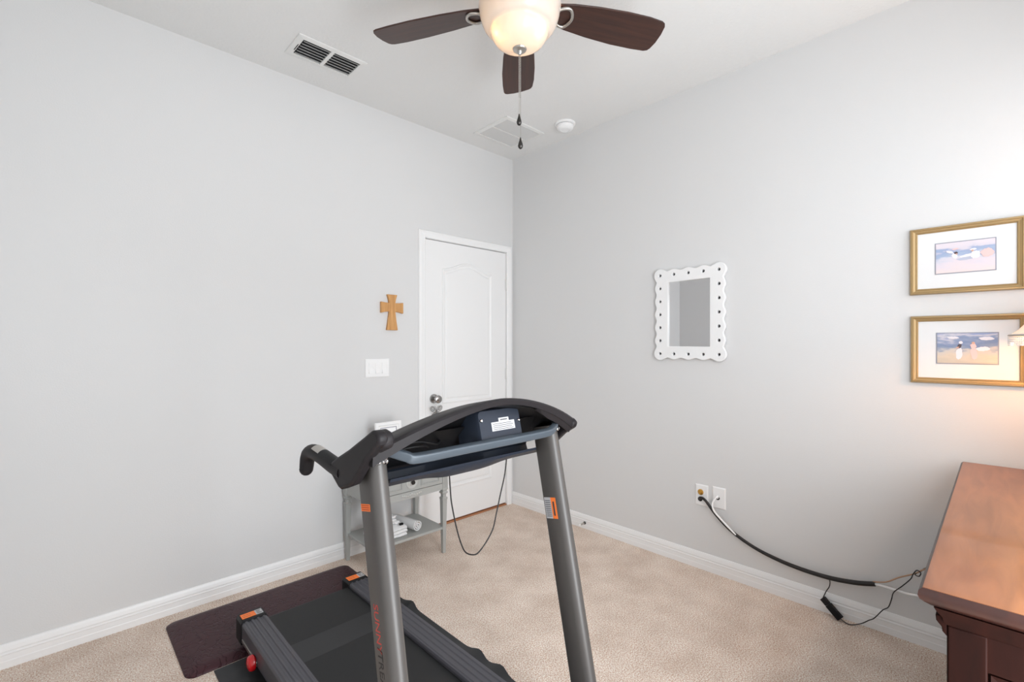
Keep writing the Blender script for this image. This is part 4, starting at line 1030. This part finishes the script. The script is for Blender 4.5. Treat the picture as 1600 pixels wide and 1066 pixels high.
# drawers on the front (facing the room)
nx_, nz_ = 3, 3
wdr = (bx1-bx0-0.10)/nx_; hdr = (zt_-0.05-(zb_+0.05))/nz_
for i in range(nx_):
    for j in range(nz_):
        x0 = bx0+0.05+i*wdr+0.006; x1 = x0+wdr-0.012; z0 = zb_+0.05+j*hdr+0.006; z1 = z0+hdr-0.012
        bb = B(); bb.box(x0, by1-0.0115, z0, x1, by1+0.004, z1); d_ = bb.build('drawer', 'cherry', t, bevel=0.004)

# table lamp on dresser
LX, LY = -0.255, -2.975
t = thing('table_lamp', 'table lamp with white pleated shade and beaded fringe on the dresser', 'lamp', (LX, LY, GZ))
bb = B(); bb.lathe([(0, GZ+0.0005), (0.065, GZ+0.0005), (0.068, GZ+0.010), (0.060, GZ+0.022), (0.028, GZ+0.032), (0.022, GZ+0.05), (0.040, GZ+0.10), (0.062, GZ+0.17), (0.066, GZ+0.22), (0.050, GZ+0.29), (0.024, GZ+0.34), (0.016, GZ+0.36), (0.020, GZ+0.37), (0.010, GZ+0.38), (0.008, GZ+0.44), (0, GZ+0.44)], (LX, LY, 0), 36); bb.build('lamp_base', mat('lamp_ceramic', (225, 215, 195), 0.25), t, smooth=40)
zs = 1.331
bb = B(); rings = []
npl = 96
for r, z in ((0.170, zs), (0.146, zs+0.022), (0.122, zs+0.054), (0.100, zs+0.095), (0.084, zs+0.140), (0.075, zs+0.17)):
    rings.append([(LX+(r+0.0015*(k % 2))*math.cos(2*PI*k/npl), LY+(r+0.0015*(k % 2))*math.sin(2*PI*k/npl), z) for k in range(npl)])
bb.loft(rings, caps=False); sh = bb.build('lamp_shade', 'shade', t)
so = sh.modifiers.new('s', 'SOLIDIFY'); so.thickness = 0.0015
bb = B(); bb.tube([(LX+0.172*math.cos(2*PI*k/64), LY+0.172*math.sin(2*PI*k/64), zs) for k in range(65)], 0.0035, 8); bb.build('shade_trim', mat('shade_trim', (176, 174, 170), 0.7), sh, smooth=60)
bb = B()
for k in range(110):
    a = 2*PI*k/110; n_ = 3+int(1.5*(1+math.sin(k*0.9)))
    for j in range(n_):
        bb.ball((LX+0.172*math.cos(a), LY+0.172*math.sin(a), zs-0.008-j*0.0065), 0.0034, 8)
bb.build('bead_fringe', 'white', sh, smooth=80)
bb = B(); bb.tube([(LX-0.07, LY, zs+0.168), (LX, LY, zs+0.172), (LX+0.07, LY, zs+0.168)], 0.002, 6); bb.lathe([(0.007, zs+0.165), (0.007, zs+0.180), (0.010, zs+0.190), (0, zs+0.198)], (LX, LY, 0), 16)
bb.tube([(LX, LY, GZ+0.435), (LX+0.045, LY, GZ+0.50), (LX+0.045, LY, zs+0.10), (LX, LY, zs+0.170)], 0.002, 6, smooth_n=5)
bb.build('harp', 'brass', t, smooth=50)
bb = B(); bb.ball((LX, LY, zs+0.030), 0.028, 16, (1, 1, 1.3)); bb.build('bulb', 'lampbulb', t, smooth=80)

# ------------------------------------------------------------------ cables along the right wall
def cable(name, label, pts, r, m_, cat='cable', smooth_n=6, group=None):
    bb = B(); bb.tube(pts, r, 8, smooth_n=smooth_n); o = bb.build(name, m_, smooth=60)
    return tag(o, label, cat, group)
cable('cable_sleeve', 'thick black cable sleeve hanging from the wall plate towards the dresser',
  [(-0.009, -1.571, 0.402), (-0.026, -1.580, 0.416), (-0.032, -1.612, 0.409), (-0.032, -1.677, 0.339), (-0.031, -1.764, 0.271), (-0.030, -1.879, 0.219), (-0.030, -2.002, 0.191), (-0.030, -2.116, 0.180), (-0.030, -2.223, 0.181), (-0.030, -2.323, 0.196), (-0.030, -2.388, 0.215)], [0.0075]*3+[0.0085]*3+[0.0095, 0.010, 0.0105, 0.0105, 0.0105], 'cable_black')
cable('white_cable', 'thin white cable from the right wall plate running along the black sleeve to the dresser',
  [(-0.009, -1.673, 0.430), (-0.022, -1.676, 0.443), (-0.034, -1.655, 0.407), (-0.038, -1.662, 0.367), (-0.038, -1.698, 0.331), (-0.040, -1.746, 0.293), (-0.032, -1.80, 0.250), (-0.030, -1.879, 0.219), (-0.030, -2.002, 0.191), (-0.030, -2.116, 0.180), (-0.030, -2.223, 0.181), (-0.030, -2.323, 0.196), (-0.030, -2.392, 0.214), (-0.030, -2.451, 0.215), (-0.030, -2.505, 0.214), (-0.030, -2.548, 0.222), (-0.030, -2.584, 0.236), (-0.040, -2.70, 0.28)], 0.0048, 'cable_white')
cable('tan_wire', 'thin tan wire from the end of the black sleeve up to the dresser',
  [(-0.030, -2.380, 0.222), (-0.034, -2.428, 0.240), (-0.034, -2.473, 0.276), (-0.034, -2.527, 0.312), (-0.034, -2.572, 0.349), (-0.044, -2.70, 0.40)], 0.0030, 'cable_tan')
# inline transformer leaning on the baseboard, with its thin cord
t = thing('power_adapter', 'small black inline power adapter with thin cord leaning on the right baseboard', 'power adapter', (-0.050, -2.262, 0))
pa, pb = Vector((-0.052, -2.262, 0.013)), Vector((-0.036, -2.190, 0.072))
ax = (pb-pa).normalized(); sx_ = Vector((-1, 0, 0)); sx_ = (sx_-ax*sx_.dot(ax)).normalized(); sy_ = ax.cross(sx_)
def pbox(bb, a, b_, hx, hy):
    bb.loft([[tuple(p+sx_*i*hx+sy_*j*hy) for i, j in ((-1, -1), (1, -1), (1, 1), (-1, 1))] for p in (a, b_)])
bb = B(); pbox(bb, pa, pa+(pb-pa)*0.72, 0.0115, 0.0135); bb.build('adapter_body', 'black', t, bevel=0.002)
bb = B(); pbox(bb, pa+(pb-pa)*0.725, pb+ax*0.006, 0.0105, 0.0120); bb.build('end_cap', 'plastic', t, bevel=0.002)
bb = B(); bb.tube([(-0.030, -2.206, 0.178), (-0.032, -2.215, 0.166), (-0.034, -2.213, 0.140), (-0.034, -2.200, 0.112), tuple(pb+ax*0.004)], 0.0022, 8, smooth_n=6)
bb.build('cord', 'cable_black', t, smooth=60)
bb = B(); bb.tube([tuple(pa), (-0.056, -2.285, 0.004), (-0.052, -2.306, 0.004), (-0.040, -2.340, 0.020), (-0.034, -2.366, 0.043), (-0.030, -2.385, 0.059), (-0.033, -2.415, 0.108), (-0.030, -2.435, 0.129), (-0.036, -2.447, 0.170), (-0.044, -2.456, 0.208), (-0.040, -2.484, 0.244), (-0.038, -2.512, 0.284), (-0.038, -2.520, 0.307), (-0.040, -2.533, 0.330), (-0.044, -2.546, 0.324), (-0.042, -2.540, 0.307), (-0.038, -2.527, 0.310), (-0.030, -2.545, 0.326), (-0.030, -2.572, 0.352), (-0.040, -2.70, 0.41)], 0.0021, 8, smooth_n=6)
bb.build('cord', 'cable_black', t, smooth=60)

for o in list(bpy.data.objects):
    if '_w' in o: del o['_w']
